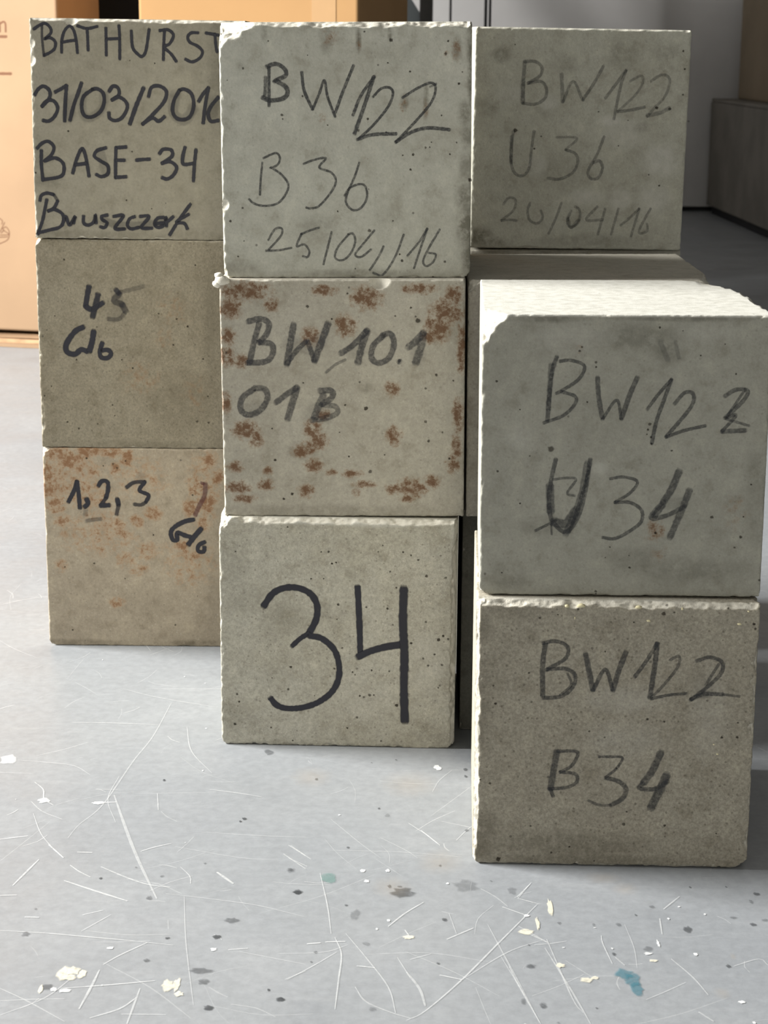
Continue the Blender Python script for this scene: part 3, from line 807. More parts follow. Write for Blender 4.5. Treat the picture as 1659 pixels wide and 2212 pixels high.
floor_ink = mark_mat('floor_wear_and_reflections', 0.55, 0.3, (0.25, 0.55, 0.45, 1.0), 240)
FC = {'w': (0.74, 0.75, 0.74), 'c': (0.76, 0.72, 0.58), 'k': (0.06, 0.065, 0.07), 'g': (0.13, 0.27, 0.24), 'b': (0.07, 0.20, 0.25), 'o': (0.58, 0.46, 0.32)}  # last tone paints warm floor reflections and tan stains
mk = Marks(lambda u, v, l: (u, v, l), 2e-5, 3e-7)
for i in range(800):                                   # fine scuffs of years of use
    cx, cy = random.uniform(-0.42, 0.42), random.uniform(0.72, 2.0)
    an = random.choice((random.gauss(0.0, 0.25), random.gauss(0.9, 0.3), random.gauss(2.1, 0.35)))
    ln = random.uniform(0.004, 0.05) * random.choice((0.5, 1, 1.6))
    bend = random.uniform(-0.12, 0.12) * ln
    d = np.array([math.cos(an), math.sin(an)]); nn = np.array([-d[1], d[0]])
    c = np.array([cx, cy])
    mk.stroke([c - d * ln / 2, c + nn * bend, c + d * ln / 2], random.uniform(0.0003, 0.0009), random.uniform(0.06, 0.32), FC['w'], step=0.006, taper=True)
for w, a, s in SCRATCHES:
    mk.stroke([tuple(float(x) * 1e-4 for x in q.split(',')) for q in s.split()], w * 1e-4, a * 0.72, FC['w'], step=0.003, taper=True)
sc_ob = mk.build('scratches', floor_ink, FLOOR)
tag(sc_ob, kind='stuff')
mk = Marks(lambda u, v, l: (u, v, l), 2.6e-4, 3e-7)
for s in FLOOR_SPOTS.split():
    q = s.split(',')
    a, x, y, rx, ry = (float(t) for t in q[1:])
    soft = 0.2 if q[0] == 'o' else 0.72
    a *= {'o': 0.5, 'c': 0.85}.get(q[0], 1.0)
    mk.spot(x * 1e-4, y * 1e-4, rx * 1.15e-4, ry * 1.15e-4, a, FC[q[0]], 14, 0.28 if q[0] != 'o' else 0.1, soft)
for i in range(70):
    mk.spot(random.uniform(-0.3, 0.3), random.uniform(0.74, 1.5), random.uniform(0.0004, 0.001), random.uniform(0.0004, 0.0012), random.uniform(0.3, 0.8), FC[random.choice('wwwkk')], 8, 0.3, 0.6)
sp_ob = mk.build('paint_spots_and_reflections', floor_ink, FLOOR)  # paint drops and chips, with warm reflections painted among them
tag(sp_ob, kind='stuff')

# back wall: grey panels over a dark backing
m_panel = plain_mat('grey_panel_paint', (0.60, 0.585, 0.575), 0.6, 0.3, 0.05, 5)
m_backing = plain_mat('dark_backing', (0.035, 0.035, 0.038), 0.8, 0.2, 0.1, 10)
WB = box_obj('wall_back', (-2.6, 2.6, 5.27, 5.45, 0.0, 2.6), m_backing)
tag(WB, 'grey panelled back wall in shade behind the stacked cubes', 'wall', kind='structure')
for x0, x1 in ((-2.6, -1.21), (-1.2, 0.168), (0.174, 0.262), (0.270, 0.274), (0.281, 1.3), (1.306, 2.6)):
    box_obj('wall_panel', (x0, x1, 5.25, 5.268, 0.012, 2.6), m_panel, WB, 0.0015)

# the rest of the room behind and beside the camera
m_wall = plain_mat('white_wall_paint', (0.57, 0.565, 0.54), 0.8, 0.2, 0.04, 3)
m_grey = plain_mat('dark_grey_wall_paint', (0.06, 0.06, 0.06), 0.8, 0.2, 0.04, 3)
m_ceil = plain_mat('low_bounce_ceiling_paint', (0.06, 0.06, 0.057), 0.85, 0.2, 0.06, 3)  # ceiling and right wall darkened to cut bounced light
WR = box_obj('wall_right', (2.6, 2.75, -1.3, 5.45, 0.0, 2.6), m_grey)
tag(WR, 'plain dark grey side wall opposite the window', 'wall', kind='structure')
WF = box_obj('wall_front', (-2.75, 2.75, -1.45, -1.3, 0.0, 2.6), m_wall)
tag(WF, 'plain white wall behind the camera', 'wall', kind='structure')
CE = box_obj('ceiling', (-2.75, 2.75, -1.45, 5.45, 2.6, 2.7), m_ceil)
tag(CE, 'plain dark grey ceiling of the room', 'ceiling', kind='structure')

# left wall with the window that lights the room
V, F = [], []
wx0, wx1 = -2.75, -2.6
for e in ((wx0, wx1, -1.3, WIN_Y0, 0.0, 2.6), (wx0, wx1, WIN_Y1, 5.45, 0.0, 2.6), (wx0, wx1, WIN_Y0, WIN_Y1, 0.0, WIN_Z0), (wx0, wx1, WIN_Y0, WIN_Y1, WIN_Z1, 2.6)):
    box_geo(*e, V, F)
WL = mesh_obj('wall_left', V, F, m_wall)
tag(WL, 'plain white side wall around the daylight window', 'wall', kind='structure')
m_frame = plain_mat('window_frame_paint', (0.7, 0.7, 0.68), 0.5, 0.4, 0.03, 6)
V, F = [], []
for e in ((-2.72, -2.62, WIN_Y0, WIN_Y0 + 0.04, WIN_Z0, WIN_Z1), (-2.72, -2.62, WIN_Y1 - 0.04, WIN_Y1, WIN_Z0, WIN_Z1), (-2.72, -2.62, WIN_Y0 + 0.04, WIN_Y1 - 0.04, WIN_Z0, WIN_Z0 + 0.04), (-2.72, -2.62, WIN_Y0 + 0.04, WIN_Y1 - 0.04, WIN_Z1 - 0.04, WIN_Z1)):
    box_geo(*e, V, F)
WN = mesh_obj('window_1', V, F, m_frame)
tag(WN, 'white framed window in the side wall', 'window', kind='structure')

# ------------------------------------------------------------------ concrete cubes
MAT_MARKER = mark_mat('black_marker_ink', 0.55, 0.4, (0.22, 0.42, 0.72, 1.0), 500)
MAT_GRAPHITE = mark_mat('graphite_stroke', 0.6, 0.3, (0.30, 0.60, 0.50, 1.0), 620)
MAT_PORE = mark_mat('pore_shade', 0.9, 0.1, (0.2, 0.5, 0.8, 1.0), 500)
INK = (0.018, 0.018, 0.026)
GRAPH = (0.045, 0.047, 0.05)
RUSTY = (0.13, 0.045, 0.045)


def lattice(n_edge, n_mid, edge=0.006, S=0.15):
    a = np.linspace(0, edge, n_edge + 1)
    b = np.linspace(edge, S - edge, n_mid + 1)
    return np.concatenate([a, b[1:-1], S - a[::-1]]) / S


def cube_mesh(name, w, d, h, seed, rough=1.0, chips=(), fine=True, stains='', pale_top=0.0):
    tx = lattice(12, 124) if fine else lattice(4, 12)
    ty = np.concatenate([lattice(12, 2)[:13], np.linspace(0.04, 1, 26)[1:-5], lattice(5, 2)[-6:]]) if fine else lattice(4, 12)
    ty = np.unique(np.round(ty, 6))
    T3 = (tx, ty, tx)
    NN = [len(q) - 1 for q in T3]
    ids, quads = [], []
    K = max(NN) + 1

    def key(a, b, c): return (a * K + b) * K + c
    for ax in range(3):
        pa, qa = [i for i in range(3) if i != ax]
        ii, jj = np.meshgrid(np.arange(NN[pa]), np.arange(NN[qa]), indexing='ij')
        for side in (0, NN[ax]):
            def kk(p, q):
                full = np.full_like(p, side)
                return key(full, p, q) if ax == 0 else key(p, full, q) if ax == 1 else key(p, q, full)
            Q = np.stack([kk(ii, jj), kk(ii + 1, jj), kk(ii + 1, jj + 1), kk(ii, jj + 1)], -1).reshape(-1, 4)
            flip = (side == NN[ax]) == (ax == 1)
            quads.append(Q[:, ::-1] if flip else Q)
    Q = np.concatenate(quads)
    uq, inv = np.unique(Q, return_inverse=True)
    Q = inv.reshape(-1, 4)
    a, b, c = uq // (K * K), (uq // K) % K, uq % K
    P = np.stack([tx[a] * w - w / 2, ty[b] * d - d / 2, tx[c] * h], -1)
    C0 = np.array([0, 0, h / 2]); H = np.array([w, d, h]) / 2
    # worn arrises: rounding radius wanders along every edge
    n1, n2, n3 = vnoise(P, 0.014, seed), vnoise(P, 0.0036, seed + 1), vnoise(P, 0.0015, seed + 2)
    r = 0.0006 + rough * (0.0009 * sstep(0.45, 0.9, n1) + 0.0018 * sstep(0.5, 0.95, n2) + 0.0014 * sstep(0.4, 1.0, n3))
    L = P - C0
    inner = np.clip(L, -(H - r[:, None]), H - r[:, None])
    D = L - inner
    ln = np.linalg.norm(D, axis=1)
    ln[ln < 1e-9] = 1
    L2 = inner + D / ln[:, None] * np.minimum(r, 1)[:, None]
    moved = np.linalg.norm(L2 - L, axis=1)
    chip = sstep(0.0004, 0.0012, moved) * 0.8
    P = L2 + C0
    # larger breaks
    for cdef in chips:
        k = cdef[0]
        if k == 'corner':
            _, sx, sz, ax_, ay_, az_ = cdef
            n = np.array([sx / ax_, -1 / ay_, sz / az_]); n /= np.linalg.norm(n)
            pt = np.array([sx * w / 2 - sx * ax_, -d / 2, h if sz > 0 else 0.0])
            s = (P - pt) @ n
            near = s > -0.004
            s = s + np.where(near, 0.0026 * (vnoise(P, 0.005, seed + 5) - 0.55) + 0.0014 * (vnoise(P, 0.0018, seed + 6) - 0.5), 0)
            m = np.maximum(s, 0)
            P = P - n * m[:, None]
            chip = np.maximum(chip, sstep(0.0001, 0.0009, m))
        elif k == 'backcorner':
            _, sx, sz, ax_, ay_, az_ = cdef
            n = np.array([sx / ax_, 1 / ay_, sz / az_]); n /= np.linalg.norm(n)
            pt = np.array([sx * w / 2 - sx * ax_, d / 2, h if sz > 0 else 0.0])
            s = (P - pt) @ n
            s = s + np.where(s > -0.004, 0.003 * (vnoise(P, 0.008, seed + 5) - 0.55) + 0.0016 * (vnoise(P, 0.003, seed + 6) - 0.5), 0)
            m = np.maximum(s, 0)
            P = P - n * m[:, None]
            chip = np.maximum(chip, sstep(0.0001, 0.0009, m))
        elif k == 'arris':             # flattened front edge: ('arris', 'top'|'bottom'|'left'|'right', size, span0, span1)
            _, which, size, s0, s1 = cdef
            n = np.array({'top': (0, -1, 1), 'bottom': (0, -1, -1), 'left': (-1, -1, 0), 'right': (1, -1, 0)}[which], float) / math.sqrt(2)
            pt = np.array({'top': (0, -d / 2 , h), 'bottom': (0, -d / 2, 0), 'left': (-w / 2, -d / 2, 0), 'right': (w / 2, -d / 2, 0)}[which])
            along = P[:, 0] / w + 0.5 if which in ('top', 'bottom') else P[:, 2] / h
            win = sstep(s0 - 0.02, s0 + 0.02, along) * (1 - sstep(s1 - 0.02, s1 + 0.02, along))
            s = (P - pt) @ n + size / math.sqrt(2) * win * (0.55 + 0.9 * vnoise(P, 0.006, seed + 8)) * (0.75 + 0.5 * vnoise(P, 0.002, seed + 9)) - 0.002 * (1 - win)
            m = np.maximum(s, 0)
            P = P - n * m[:, None]
            chip = np.maximum(chip, sstep(0.0001, 0.0008, m))
        elif k == 'bite':              # conchoidal bite: ('bite', u, v, radius, depth)
            _, u, v, rad, dep = cdef
            ctr = np.array([u - w / 2, -d / 2 - rad + dep, v])
            q = P - ctr
            dist = np.linalg.norm(q, axis=1)
            rr = rad * (1 + 0.10 * (vnoise(P, 0.004, seed + 11) - 0.5))
            ins = dist < rr
            P = np.where(ins[:, None], ctr + q / np.maximum(dist, 1e-6)[:, None] * rr[:, None], P)
            P[:, 2] = np.clip(P[:, 2], 0, h)
            chip = np.maximum(chip, ins * 0.9)
    # stains, dark bands and pale bands along edges of the front face
    col = np.zeros((len(P), 4), np.float32)
    front = 1 - sstep(0.001, 0.012, P[:, 1] + d / 2)
    U, Vv = P[:, 0] + w / 2, P[:, 2]
    for s in stains.split():
        ch, rest = s.split(':')
        u, v, rx, ry, st = (float(q) for q in rest.split(','))
        dd = np.sqrt(((U - u * 1e-4) / (rx * 1.1e-4)) ** 2 + ((Vv - v * 1e-4) / (ry * 1.1e-4)) ** 2)
        i = {'r': 0, 'd': 1, 'p': 2}[ch]
        if seed == 3 and ch == 'r': st = min(1.0, st * 1.35)
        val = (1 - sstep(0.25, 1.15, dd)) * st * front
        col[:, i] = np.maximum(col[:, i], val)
    if pale_top: col[:, 2] = np.maximum(col[:, 2], pale_top * sstep(h - 0.0015, h - 0.0004, P[:, 2]))  # top face lightened in colour to add to its lit brightness
    col[:, 3] = chip
    me = bpy.data.meshes.new(name)
    me.vertices.add(len(P)); me.vertices.foreach_set('co', P.astype(np.float32).ravel())
    me.loops.add(Q.size); me.loops.foreach_set('vertex_index', Q.astype(np.int32).ravel())
    me.polygons.add(len(Q))
    me.polygons.foreach_set('loop_start', np.arange(0, Q.size, 4, dtype=np.int32))
    me.polygons.foreach_set('loop_total', np.full(len(Q), 4, np.int32))
    me.polygons.foreach_set('use_smooth', np.ones(len(Q), bool))
    me.update(calc_edges=True)
    at = me.attributes.new('stain', 'FLOAT_COLOR', 'POINT')
    at.data.foreach_set('color', col.ravel())
    return me


def lump(name, parent, loc, size, mat, seed, sub=2):
    """a small irregular pebble or mortar crumb"""
    import bmesh
    bm = bmesh.new()
    bmesh.ops.create_icosphere(bm, subdivisions=sub, radius=1.0)
    P = np.array([v.co[:] for v in bm.verts])
    n = 0.7 + 0.6 * vnoise(P, 0.8, seed)
    P = P * n[:, None] * np.array(size)
    for v, q in zip(bm.verts, P): v.co = q
    me = bpy.data.meshes.new(name)
    bm.to_mesh(me); bm.free()
    me.polygons.foreach_set('use_smooth', [True] * len(me.polygons))
    me.materials.append(mat)
    o = bpy.data.objects.new(name, me)
    COL.objects.link(o)
    o.parent = parent
    o.location = loc
    return o


D = 0.15
# key: (front-left-bottom x, y, z, yaw, width, height, roll, colA, colB, seed, grain, pores, roughness, chips, label)
CUBES = {
 'L1': (-0.2496, 1.3446, 0.0000, -0.55, 0.1500, 0.1510, -0.02, (0.365, 0.315, 0.24), (0.315, 0.27, 0.205), 3, 0.5, 0.2, 0.6,
        (('corner', -1, 1, 0.005, 0.006, 0.006), ('corner', -1, -1, 0.005, 0.05, 0.005)),
        'rust-flecked beige concrete cube marked 1,2,3, at the bottom of the left stack'),
 'L2': (-0.2496, 1.3446, 0.1510, -0.50, 0.1500, 0.1509, -0.16, (0.255, 0.228, 0.172), (0.225, 0.198, 0.145), 5, 0.8, 0.3, 1.0,
        (('corner', -1, 1, 0.005, 0.008, 0.007),),
        'sandy brown-grey concrete cube marked 45 Glo, middle of the left stack'),
 'L3': (-0.2484, 1.3432, 0.3019, 0.43, 0.1500, 0.1512, -0.46, (0.275, 0.255, 0.205), (0.245, 0.225, 0.175), 9, 0.3, 0.1, 1.0,
        (('arris', 'top', 0.0022, 0.0, 1.0), ('bite', 0.029, 0.1512, 0.006, 0.0025), ('bite', 0.0, 0.1225, 0.005, 0.002), ('bite', 0.0, 0.134, 0.006, 0.0012)),
        'smooth grey concrete cube marked BATHURST 31/03/2016 BASE-34, top of the left stack'),
 'M1': (-0.1035, 1.1414, 0.0000, -2.32, 0.1495, 0.1505, -0.08, (0.42, 0.405, 0.345), (0.37, 0.35, 0.285), 12, 0.75, 0.25, 1.35,
        (('corner', -1, 1, 0.0085, 0.012, 0.011), ('corner', 1, 1, 0.004, 0.006, 0.004), ('corner', -1, -1, 0.004, 0.03, 0.004), ('corner', 1, -1, 0.005, 0.03, 0.005), ('arris', 'top', 0.0035, 0.08, 1.0), ('arris', 'right', 0.0035, 0.0, 1.0)),
        'pitted grey concrete cube with large black 34, bottom of the middle stack'),
 'M2': (-0.0998, 1.1450, 0.1505, -1.20, 0.1497, 0.1482, 0.51, (0.40, 0.375, 0.315), (0.36, 0.335, 0.275), 17, 0.4, 0.2, 0.8,
        (('corner', -1, 1, 0.004, 0.008, 0.004), ('bite', 0.0975, 0.149, 0.0085, 0.0036), ('arris', 'top', 0.0012, 0.0, 1.0)),
        'rust-blotched grey concrete cube marked BW 10.1 01B, middle of the middle stack'),
 'M3': (-0.0985, 1.1502, 0.2988, -0.52, 0.1501, 0.1511, 0.52, (0.455, 0.45, 0.39), (0.40, 0.39, 0.33), 21, 0.3, 0.15, 1.0,
        (('corner', -1, 1, 0.026, 0.016, 0.0145), ('arris', 'top', 0.0030, 0.10, 1.0), ('corner', -1, -1, 0.004, 0.008, 0.005), ('corner', 1, -1, 0.005, 0.02, 0.005), ('bite', 0.0005, 0.044, 0.004, 0.002)),
        'pale grey concrete cube marked BW 122 B36, chipped corner, top of the middle stack'),
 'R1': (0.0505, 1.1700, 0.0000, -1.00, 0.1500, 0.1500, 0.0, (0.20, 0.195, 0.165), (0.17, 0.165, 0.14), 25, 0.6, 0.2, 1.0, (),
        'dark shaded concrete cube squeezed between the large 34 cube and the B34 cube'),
 'R2': (0.0514, 1.1482, 0.1500, 0.34, 0.1503, 0.1486, 0.38, (0.42, 0.39, 0.33), (0.36, 0.33, 0.27), 29, 0.5, 0.2, 1.0,
        (('corner', -1, 1, 0.009, 0.01, 0.010), ('corner', 1, 1, 0.009, 0.04, 0.010), ('arris', 'top', 0.003, 0.0, 1.0)),
        'brownish concrete cube with bare shaded top, behind the U34 cube, before the U36 cube'),
 'Q1': (0.0560, 1.3360, 0.0000, 1.0, 0.1500, 0.1490, 0.0, (0.33, 0.32, 0.27), (0.29, 0.28, 0.235), 31, 0.5, 0.2, 1.0, (),
        'concrete cube on the floor, lowest under the U36 cube, mostly hidden'),
 'Q2': (0.0585, 1.3330, 0.1490, 1.5, 0.1500, 0.1492, 0.0, (0.36, 0.345, 0.295), (0.31, 0.29, 0.24), 33, 0.5, 0.2, 1.0, (('arris', 'top', 0.002, 0.0, 1.0),),
        'concrete cube directly under the U36 cube, mostly hidden behind the front row'),
 'R3': (0.0589, 1.3256, 0.2986, 2.05, 0.1484, 0.1500, -0.60, (0.40, 0.395, 0.335), (0.345, 0.335, 0.275), 37, 0.35, 0.15, 0.8,
        (('arris', 'top', 0.0012, 0.0, 1.0), ('corner', 1, 1, 0.003, 0.004, 0.003), ('corner', -1, 1, 0.003, 0.004, 0.003)),
        'mottled dark grey concrete cube faintly marked BW122 U36, top right at the back'),
 'F1': (0.0499, 0.9612, 0.0000, -2.21, 0.1501, 0.1512, 0.18, (0.33, 0.305, 0.245), (0.295, 0.27, 0.215), 41, 1.0, 0.35, 1.7,
        (('corner', -1, 1, 0.006, 0.008, 0.006), ('corner', 1, -1, 0.007, 0.02, 0.007), ('corner', -1, -1, 0.004, 0.02, 0.004), ('arris', 'top', 0.0035, 0.0, 1.0), ('arris', 'bottom', 0.0015, 0.0, 1.0), ('arris', 'left', 0.0025, 0.0, 1.0)),
        'coarse brownish concrete cube marked BW122 B34, on the floor at front right'),
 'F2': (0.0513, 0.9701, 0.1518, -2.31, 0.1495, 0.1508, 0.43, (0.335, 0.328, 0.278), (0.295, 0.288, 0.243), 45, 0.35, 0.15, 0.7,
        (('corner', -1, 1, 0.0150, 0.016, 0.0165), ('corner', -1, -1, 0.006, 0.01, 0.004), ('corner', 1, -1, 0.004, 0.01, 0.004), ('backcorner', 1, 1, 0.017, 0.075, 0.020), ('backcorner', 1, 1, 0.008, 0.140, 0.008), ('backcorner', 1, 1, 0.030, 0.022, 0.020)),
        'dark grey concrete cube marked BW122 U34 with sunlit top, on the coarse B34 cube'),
}
GROUP = 'hand-marked concrete test cubes in stacks'
LINE_LABEL = {}
CUBE_OB = {}
MORTAR = concrete_mat('pale_mortar', (0.62, 0.59, 0.52), (0.55, 0.52, 0.45), 91, 0.6, 0.1)
GRAIN_M = plain_mat('yellow_aggregate', (0.62, 0.56, 0.36), 0.6, 0.3, 0.15, 300)
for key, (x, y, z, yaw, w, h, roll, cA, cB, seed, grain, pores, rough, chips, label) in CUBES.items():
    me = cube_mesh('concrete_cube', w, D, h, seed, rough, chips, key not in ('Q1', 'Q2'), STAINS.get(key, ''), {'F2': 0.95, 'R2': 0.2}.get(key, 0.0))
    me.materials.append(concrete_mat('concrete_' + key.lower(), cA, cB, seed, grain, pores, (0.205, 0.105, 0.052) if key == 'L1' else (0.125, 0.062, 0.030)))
    ob = bpy.data.objects.new('concrete_cube', me)
    COL.objects.link(ob)
    piv = Matrix.Translation((x, y, z)) @ Matrix.Rotation(R(yaw), 4, 'Z')
    px = 0.0 if roll >= 0 else w
    tilt = Matrix.Translation((px, 0, 0)) @ Matrix.Rotation(-R(roll), 4, 'Y') @ Matrix.Translation((-px, 0, 0))
    ob.matrix_world = piv @ tilt @ Matrix.Translation((w / 2, D / 2, 0))
    tag(ob, label, 'concrete cube', GROUP)
    CUBE_OB[key] = ob
    to3 = lambda u, v, l, w=w: (u - w / 2, -D / 2 - l, v)
    thin = key in ('M3', 'R3', 'F1', 'F2')
    lift0 = 3e-5
    for line, strokes in HAND.get(key, {}).items():
        mk = Marks(to3, lift0)
        for sw, sa, s in strokes:
            pts = [tuple(float(q) * 1e-4 for q in t.split(',')) for t in s.split()]
            col = GRAPH if thin else INK
            if key == 'M2': col = (0.05, 0.05, 0.056)
            if sa < 0: col, sa = RUSTY, -sa
            mk.stroke(pts, sw * 1e-4 * (1.1 if thin else 1.0), min(1, sa * {'M3': 1.02, 'R3': 0.74, 'F2': 0.92, 'F1': 0.95, 'M2': 0.92}.get(key, 1.06)), col)
        lift0 = mk.lift
        mk.build('handwriting', MAT_GRAPHITE if thin or key == 'M2' else MAT_MARKER, ob)
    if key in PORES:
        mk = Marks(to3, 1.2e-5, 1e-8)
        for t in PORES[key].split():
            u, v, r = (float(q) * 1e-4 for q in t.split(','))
            mk.spot(u, v, r * 1.1, r * 1.05, random.uniform(0.45, 0.75), (0.045, 0.036, 0.027), 10, 0.22, 0.6)  # flat dark spots paint in the shade inside the pores
        tag(mk.build('pore_shade_specks', MAT_PORE, ob), kind='stuff')

# mortar crumbs stuck on the corner between the two upper middle cubes
for i, (lx, ly, lz, s) in enumerate(((0.0015, -0.0745, 0.1475, 0.0042), (-0.0012, -0.0735, 0.1450, 0.0028), (0.0042, -0.0752, 0.1470, 0.0026), (0.0, -0.0740, 0.1500, 0.0028))):
    lump('mortar_crumb', CUBE_OB['M2'], (-0.1497 / 2 + lx, ly, lz), (s, s * 0.8, s * 0.8), MORTAR, 60 + i)
# yellowish aggregate grains showing along the top edge of the coarse cube
for i, (u, v, a, b) in enumerate(((0.0556, 0.1488, 0.0027, 0.0012), (0.0860, 0.1485, 0.0019, 0.0011), (0.0915, 0.1410, 0.0014, 0.0010), (0.1395, 0.1400, 0.0015, 0.0009), (0.0480, 0.1485, 0.0013, 0.0012), (0.1090, 0.1478, 0.0010, 0.0009), (0.0525, 0.142, 0.0004, 0.0012), (0.1312, 0.0665, 0.0008, 0.0006), (0.1290, 0.0720, 0.0007, 0.0006), (0.1440, 0.147, 0.0008, 0.0007))):
    lump('aggregate_grain', CUBE_OB['F1'], (u - 0.07505, -0.0746, v), (a, 0.0008, b), GRAIN_M, 80 + i, 1)

# ------------------------------------------------------------------ cartons and things behind
m_card = plain_mat('tan_cardboard', (0.30, 0.20, 0.122), 0.85, 0.15, 0.06, 6, 0.1)
m_card2 = plain_mat('orange_tan_cardboard', (0.325, 0.19, 0.084), 0.85, 0.15, 0.05, 5, 0.1)
m_edge = plain_mat('cardboard_cut_edge', (0.42, 0.27, 0.16), 0.9, 0.1, 0.2, 40)
m_print = mark_mat('brown_carton_print', 0.8, 0.1, (0.2, 0.5, 0.8, 1.0), 90)
m_tape = plain_mat('clear_brown_tape', (0.34, 0.205, 0.095), 0.6, 0.3, 0.04, 20)


def carton(label, fr, yaw, w, d, h, mat, lift=0.0, group='cardboard cartons standing behind the cubes'):
    """fr = front right bottom corner; local x runs left from there to -w, local y back"""
    e = bpy.data.objects.new('cardboard_box', None)
    COL.objects.link(e)
    e.location = (*fr, 0.0)
    e.rotation_euler = (0, 0, R(yaw))
    tag(e, label, 'box', group)
    box_obj('body', (-w, 0, 0, d, lift, h), mat, e, 0.004, 3)
    return e


c1 = carton('tall tan carton with brown print, behind the left stack', (-0.466, 2.75), -15, 0.95, 0.15, 1.45, m_card, 0.024)  # unseen width and height enlarged to block window light from the back
for i, (z0, z1, fy) in enumerate(((0.0005, 0.0055, -0.004), (0.0062, 0.0112, 0.002), (0.0120, 0.0185, 0.010))):
    # bent bottom flaps, one over the other
    V, F = [], []
    n = 14
    for k in range(n + 1):
        xx = -0.95 + 0.948 * k / n
        sag = 0.004 * math.sin(k * 1.3 + i) * (0.3 if i == 0 else 1)
        for zz in (z0, z1):
            for yy in (fy + 0.003 * math.sin(k * 0.9 + i * 2), 0.14):
                V.append((xx, yy, max(0.0003, zz + (sag * 0.25 if yy < 0.1 else 0))))
    for k in range(n):
        b = k * 4
        F += [(b, b + 4, b + 6, b + 2), (b + 1, b + 3, b + 7, b + 5), (b, b + 1, b + 5, b + 4), (b + 2, b + 6, b + 7, b + 3)]
    F += [(0, 2, 3, 1), (n * 4, n * 4 + 1, n * 4 + 3, n * 4 + 2)]
    mesh_obj('bottom_flap', V, F, m_edge if i == 1 else m_card, c1)
# print on the front of the tan carton: end of a word, a rule, a dash and the recycling sign
mk = Marks(lambda u, v, l: (u, -l, v), 2e-4, 2e-6)
PC = (0.17, 0.085, 0.05)
X0 = -0.0845
for s in ([(X0 - .012, .453), (X0 - .012, .467)], [(X0 - .012, .464), (X0 - .007, .467), (X0 - .005, .464), (X0 - .005, .453)], [(X0 - .005, .464), (X0 + .001, .467), (X0 + .004, .464), (X0 + .004, .453)]):
    mk.stroke(s, 0.0028, 0.85, PC)
mk.stroke([(X0 - .06, .4465), (X0 + .005, .4465)], 0.004, 0.85, PC)
mk.build('printed_word', m_print, c1)
mk = Marks(lambda u, v, l: (u, -l, v), 2e-4, 2e-6)
mk.stroke([(X0 - .05, .395), (X0 + .010, .395)], 0.004, 0.85, PC)
mk.build('printed_dash', m_print, c1)
mk = Marks(lambda u, v, l: (u, -l, v), 2e-4, 2e-6)
HALF = ([(-.1017, .1884), (-.098, .185), (-.0992, .1804)], [(-.1026, .1687), (-.0987, .1758), (-.0945, .1831)],
        [(-.0985, .174), (-.0927, .1765), (-.089, .1726), (-.0876, .168), (-.0892, .1604), (-.0936, .1562), (-.1034, .1519)],
        [(-.0985, .174), (-.0959, .171), (-.0885, .1657), (-.1028, .1643)], [(-.1034, .1612), (-.0965, .1617), (-.0902, .1622)],
        [(-.1008, .167), (-.096, .1724)], [(-.1034, .1519), (-.1060, .1519)], [(-.1034, .1612), (-.1060, .1612)], [(-.1017, .1884), (-.106, .1905)])
for s in HALF:
    mk.stroke(s, 0.0013, 0.8, PC, step=0.001)
    mk.stroke([(-0.212 - u, v) for u, v in s], 0.0013, 0.8, PC, step=0.001)
mk.build('recycling_symbol', m_print, c1)

c2 = carton('bright orange-tan carton, behind the middle stack', (-0.0367, 2.5), -12, 0.297, 0.32, 0.98, m_card2)
box_obj('packing_tape', (-0.062, -0.030, -0.0006, 0.0002, 0.0, 0.98), m_tape, c2)

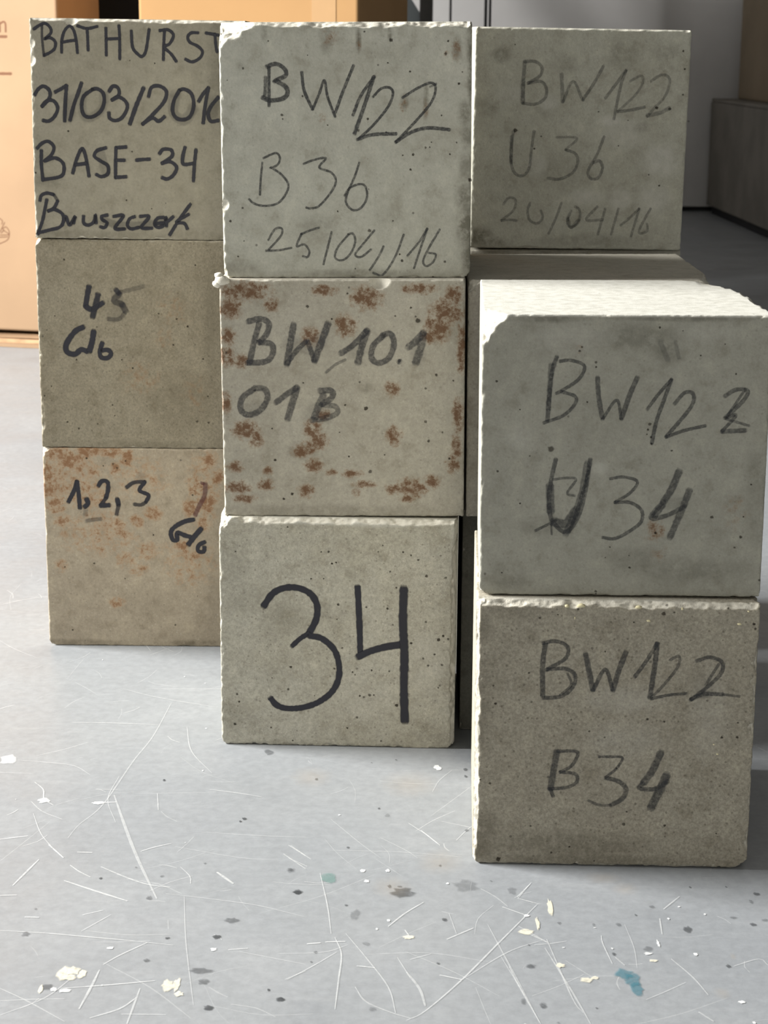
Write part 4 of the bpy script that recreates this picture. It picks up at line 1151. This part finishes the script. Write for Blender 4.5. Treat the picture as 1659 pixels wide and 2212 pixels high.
m_steel = plain_mat('dark_painted_steel', (0.05, 0.045, 0.04), 0.5, 0.4, 0.1, 30)
m_bluegrey = plain_mat('blue_grey_steel', (0.16, 0.18, 0.185), 0.5, 0.4, 0.08, 20)
st = bpy.data.objects.new('steel_stand', None); COL.objects.link(st)
st.location = (0.092, 4.6, 0)
tag(st, 'dark steel stand with slanting grey brace, behind the orange-tan carton', 'stand')
box_obj('post', (-0.0155, 0.0155, -0.0155, 0.0155, 0.0, 1.4), m_steel, st, 0.002)
box_obj('foot', (-0.09, 0.09, -0.03, 0.03, 0.0, 0.012), m_steel, st, 0.002)
V, F = [], []
box_geo(-0.03, 0.03, -0.006, 0.006, 0.0, 0.62, V, F)
br = mesh_obj('brace', V, F, m_bluegrey, st)
br.location = (-0.012, 0.024, 0.455)
br.rotation_euler = (0, R(-33), 0)

m_black = plain_mat('gap_shade_black', (0.022, 0.022, 0.025), 0.6, 0.3, 0.1, 8)
kb = bpy.data.objects.new('gap_shade_block', None); COL.objects.link(kb)  # black block added to stand in for the dark gap
kb.location = (-0.55, 3.40, 0)
tag(kb, 'black block added to darken the gap between the two bright cartons', 'shade block')
box_obj('body', (-0.25, 0.25, 0.0, 0.35, 0.0, 1.2), m_black, kb, 0.003)
for x0, x1 in ((-0.247, -0.002), (0.002, 0.247)):
    dr = box_obj('shade_block_front', (x0, x1, -0.018, -0.0005, 0.05, 1.19), m_black, kb, 0.002)
    hx = -0.025 if x1 < 0.1 else 0.015
    box_obj('shade_block_bar', (hx, hx + 0.01, -0.040, -0.0185, 0.55, 0.68), m_steel, dr, 0.002)

# right-hand side: low dark chest along the wall with a brown carton on it
m_chest = plain_mat('dark_brown_board', (0.165, 0.15, 0.13), 0.7, 0.25, 0.15, 9)
m_plinth = plain_mat('black_plinth', (0.018, 0.018, 0.02), 0.8, 0.2, 0.1, 20)
ch = bpy.data.objects.new('storage_chest', None); COL.objects.link(ch)
ch.location = (0.90, 4.25, 0)
tag(ch, 'low dark brown chest standing along the right side at the back', 'chest')
box_obj('body', (0.0, 0.6, 0.0, 0.95, 0.022, 0.297), m_chest, ch, 0.003)
box_obj('lid', (0.0, 0.6, 0.0, 0.938, 0.2975, 0.306), m_chest, ch, 0.002)
box_obj('plinth', (0.012, 0.59, 0.012, 0.94, 0.0, 0.022), m_plinth, ch)
ch.rotation_euler = (0, 0, R(1.5))
m_card3 = plain_mat('brown_cardboard', (0.24, 0.19, 0.135), 0.85, 0.15, 0.08, 6, 0.1)
c3 = carton('dark brown carton standing on the low dark chest', (1.45, 4.70), 1.5, 0.50, 0.45, 0.75, m_card3)
c3.location = (1.443, 4.68, 0.3065)
box_obj('flap', (-0.5, 0.0, 0.0, 0.22, 0.7505, 0.7545), m_card3, c3)
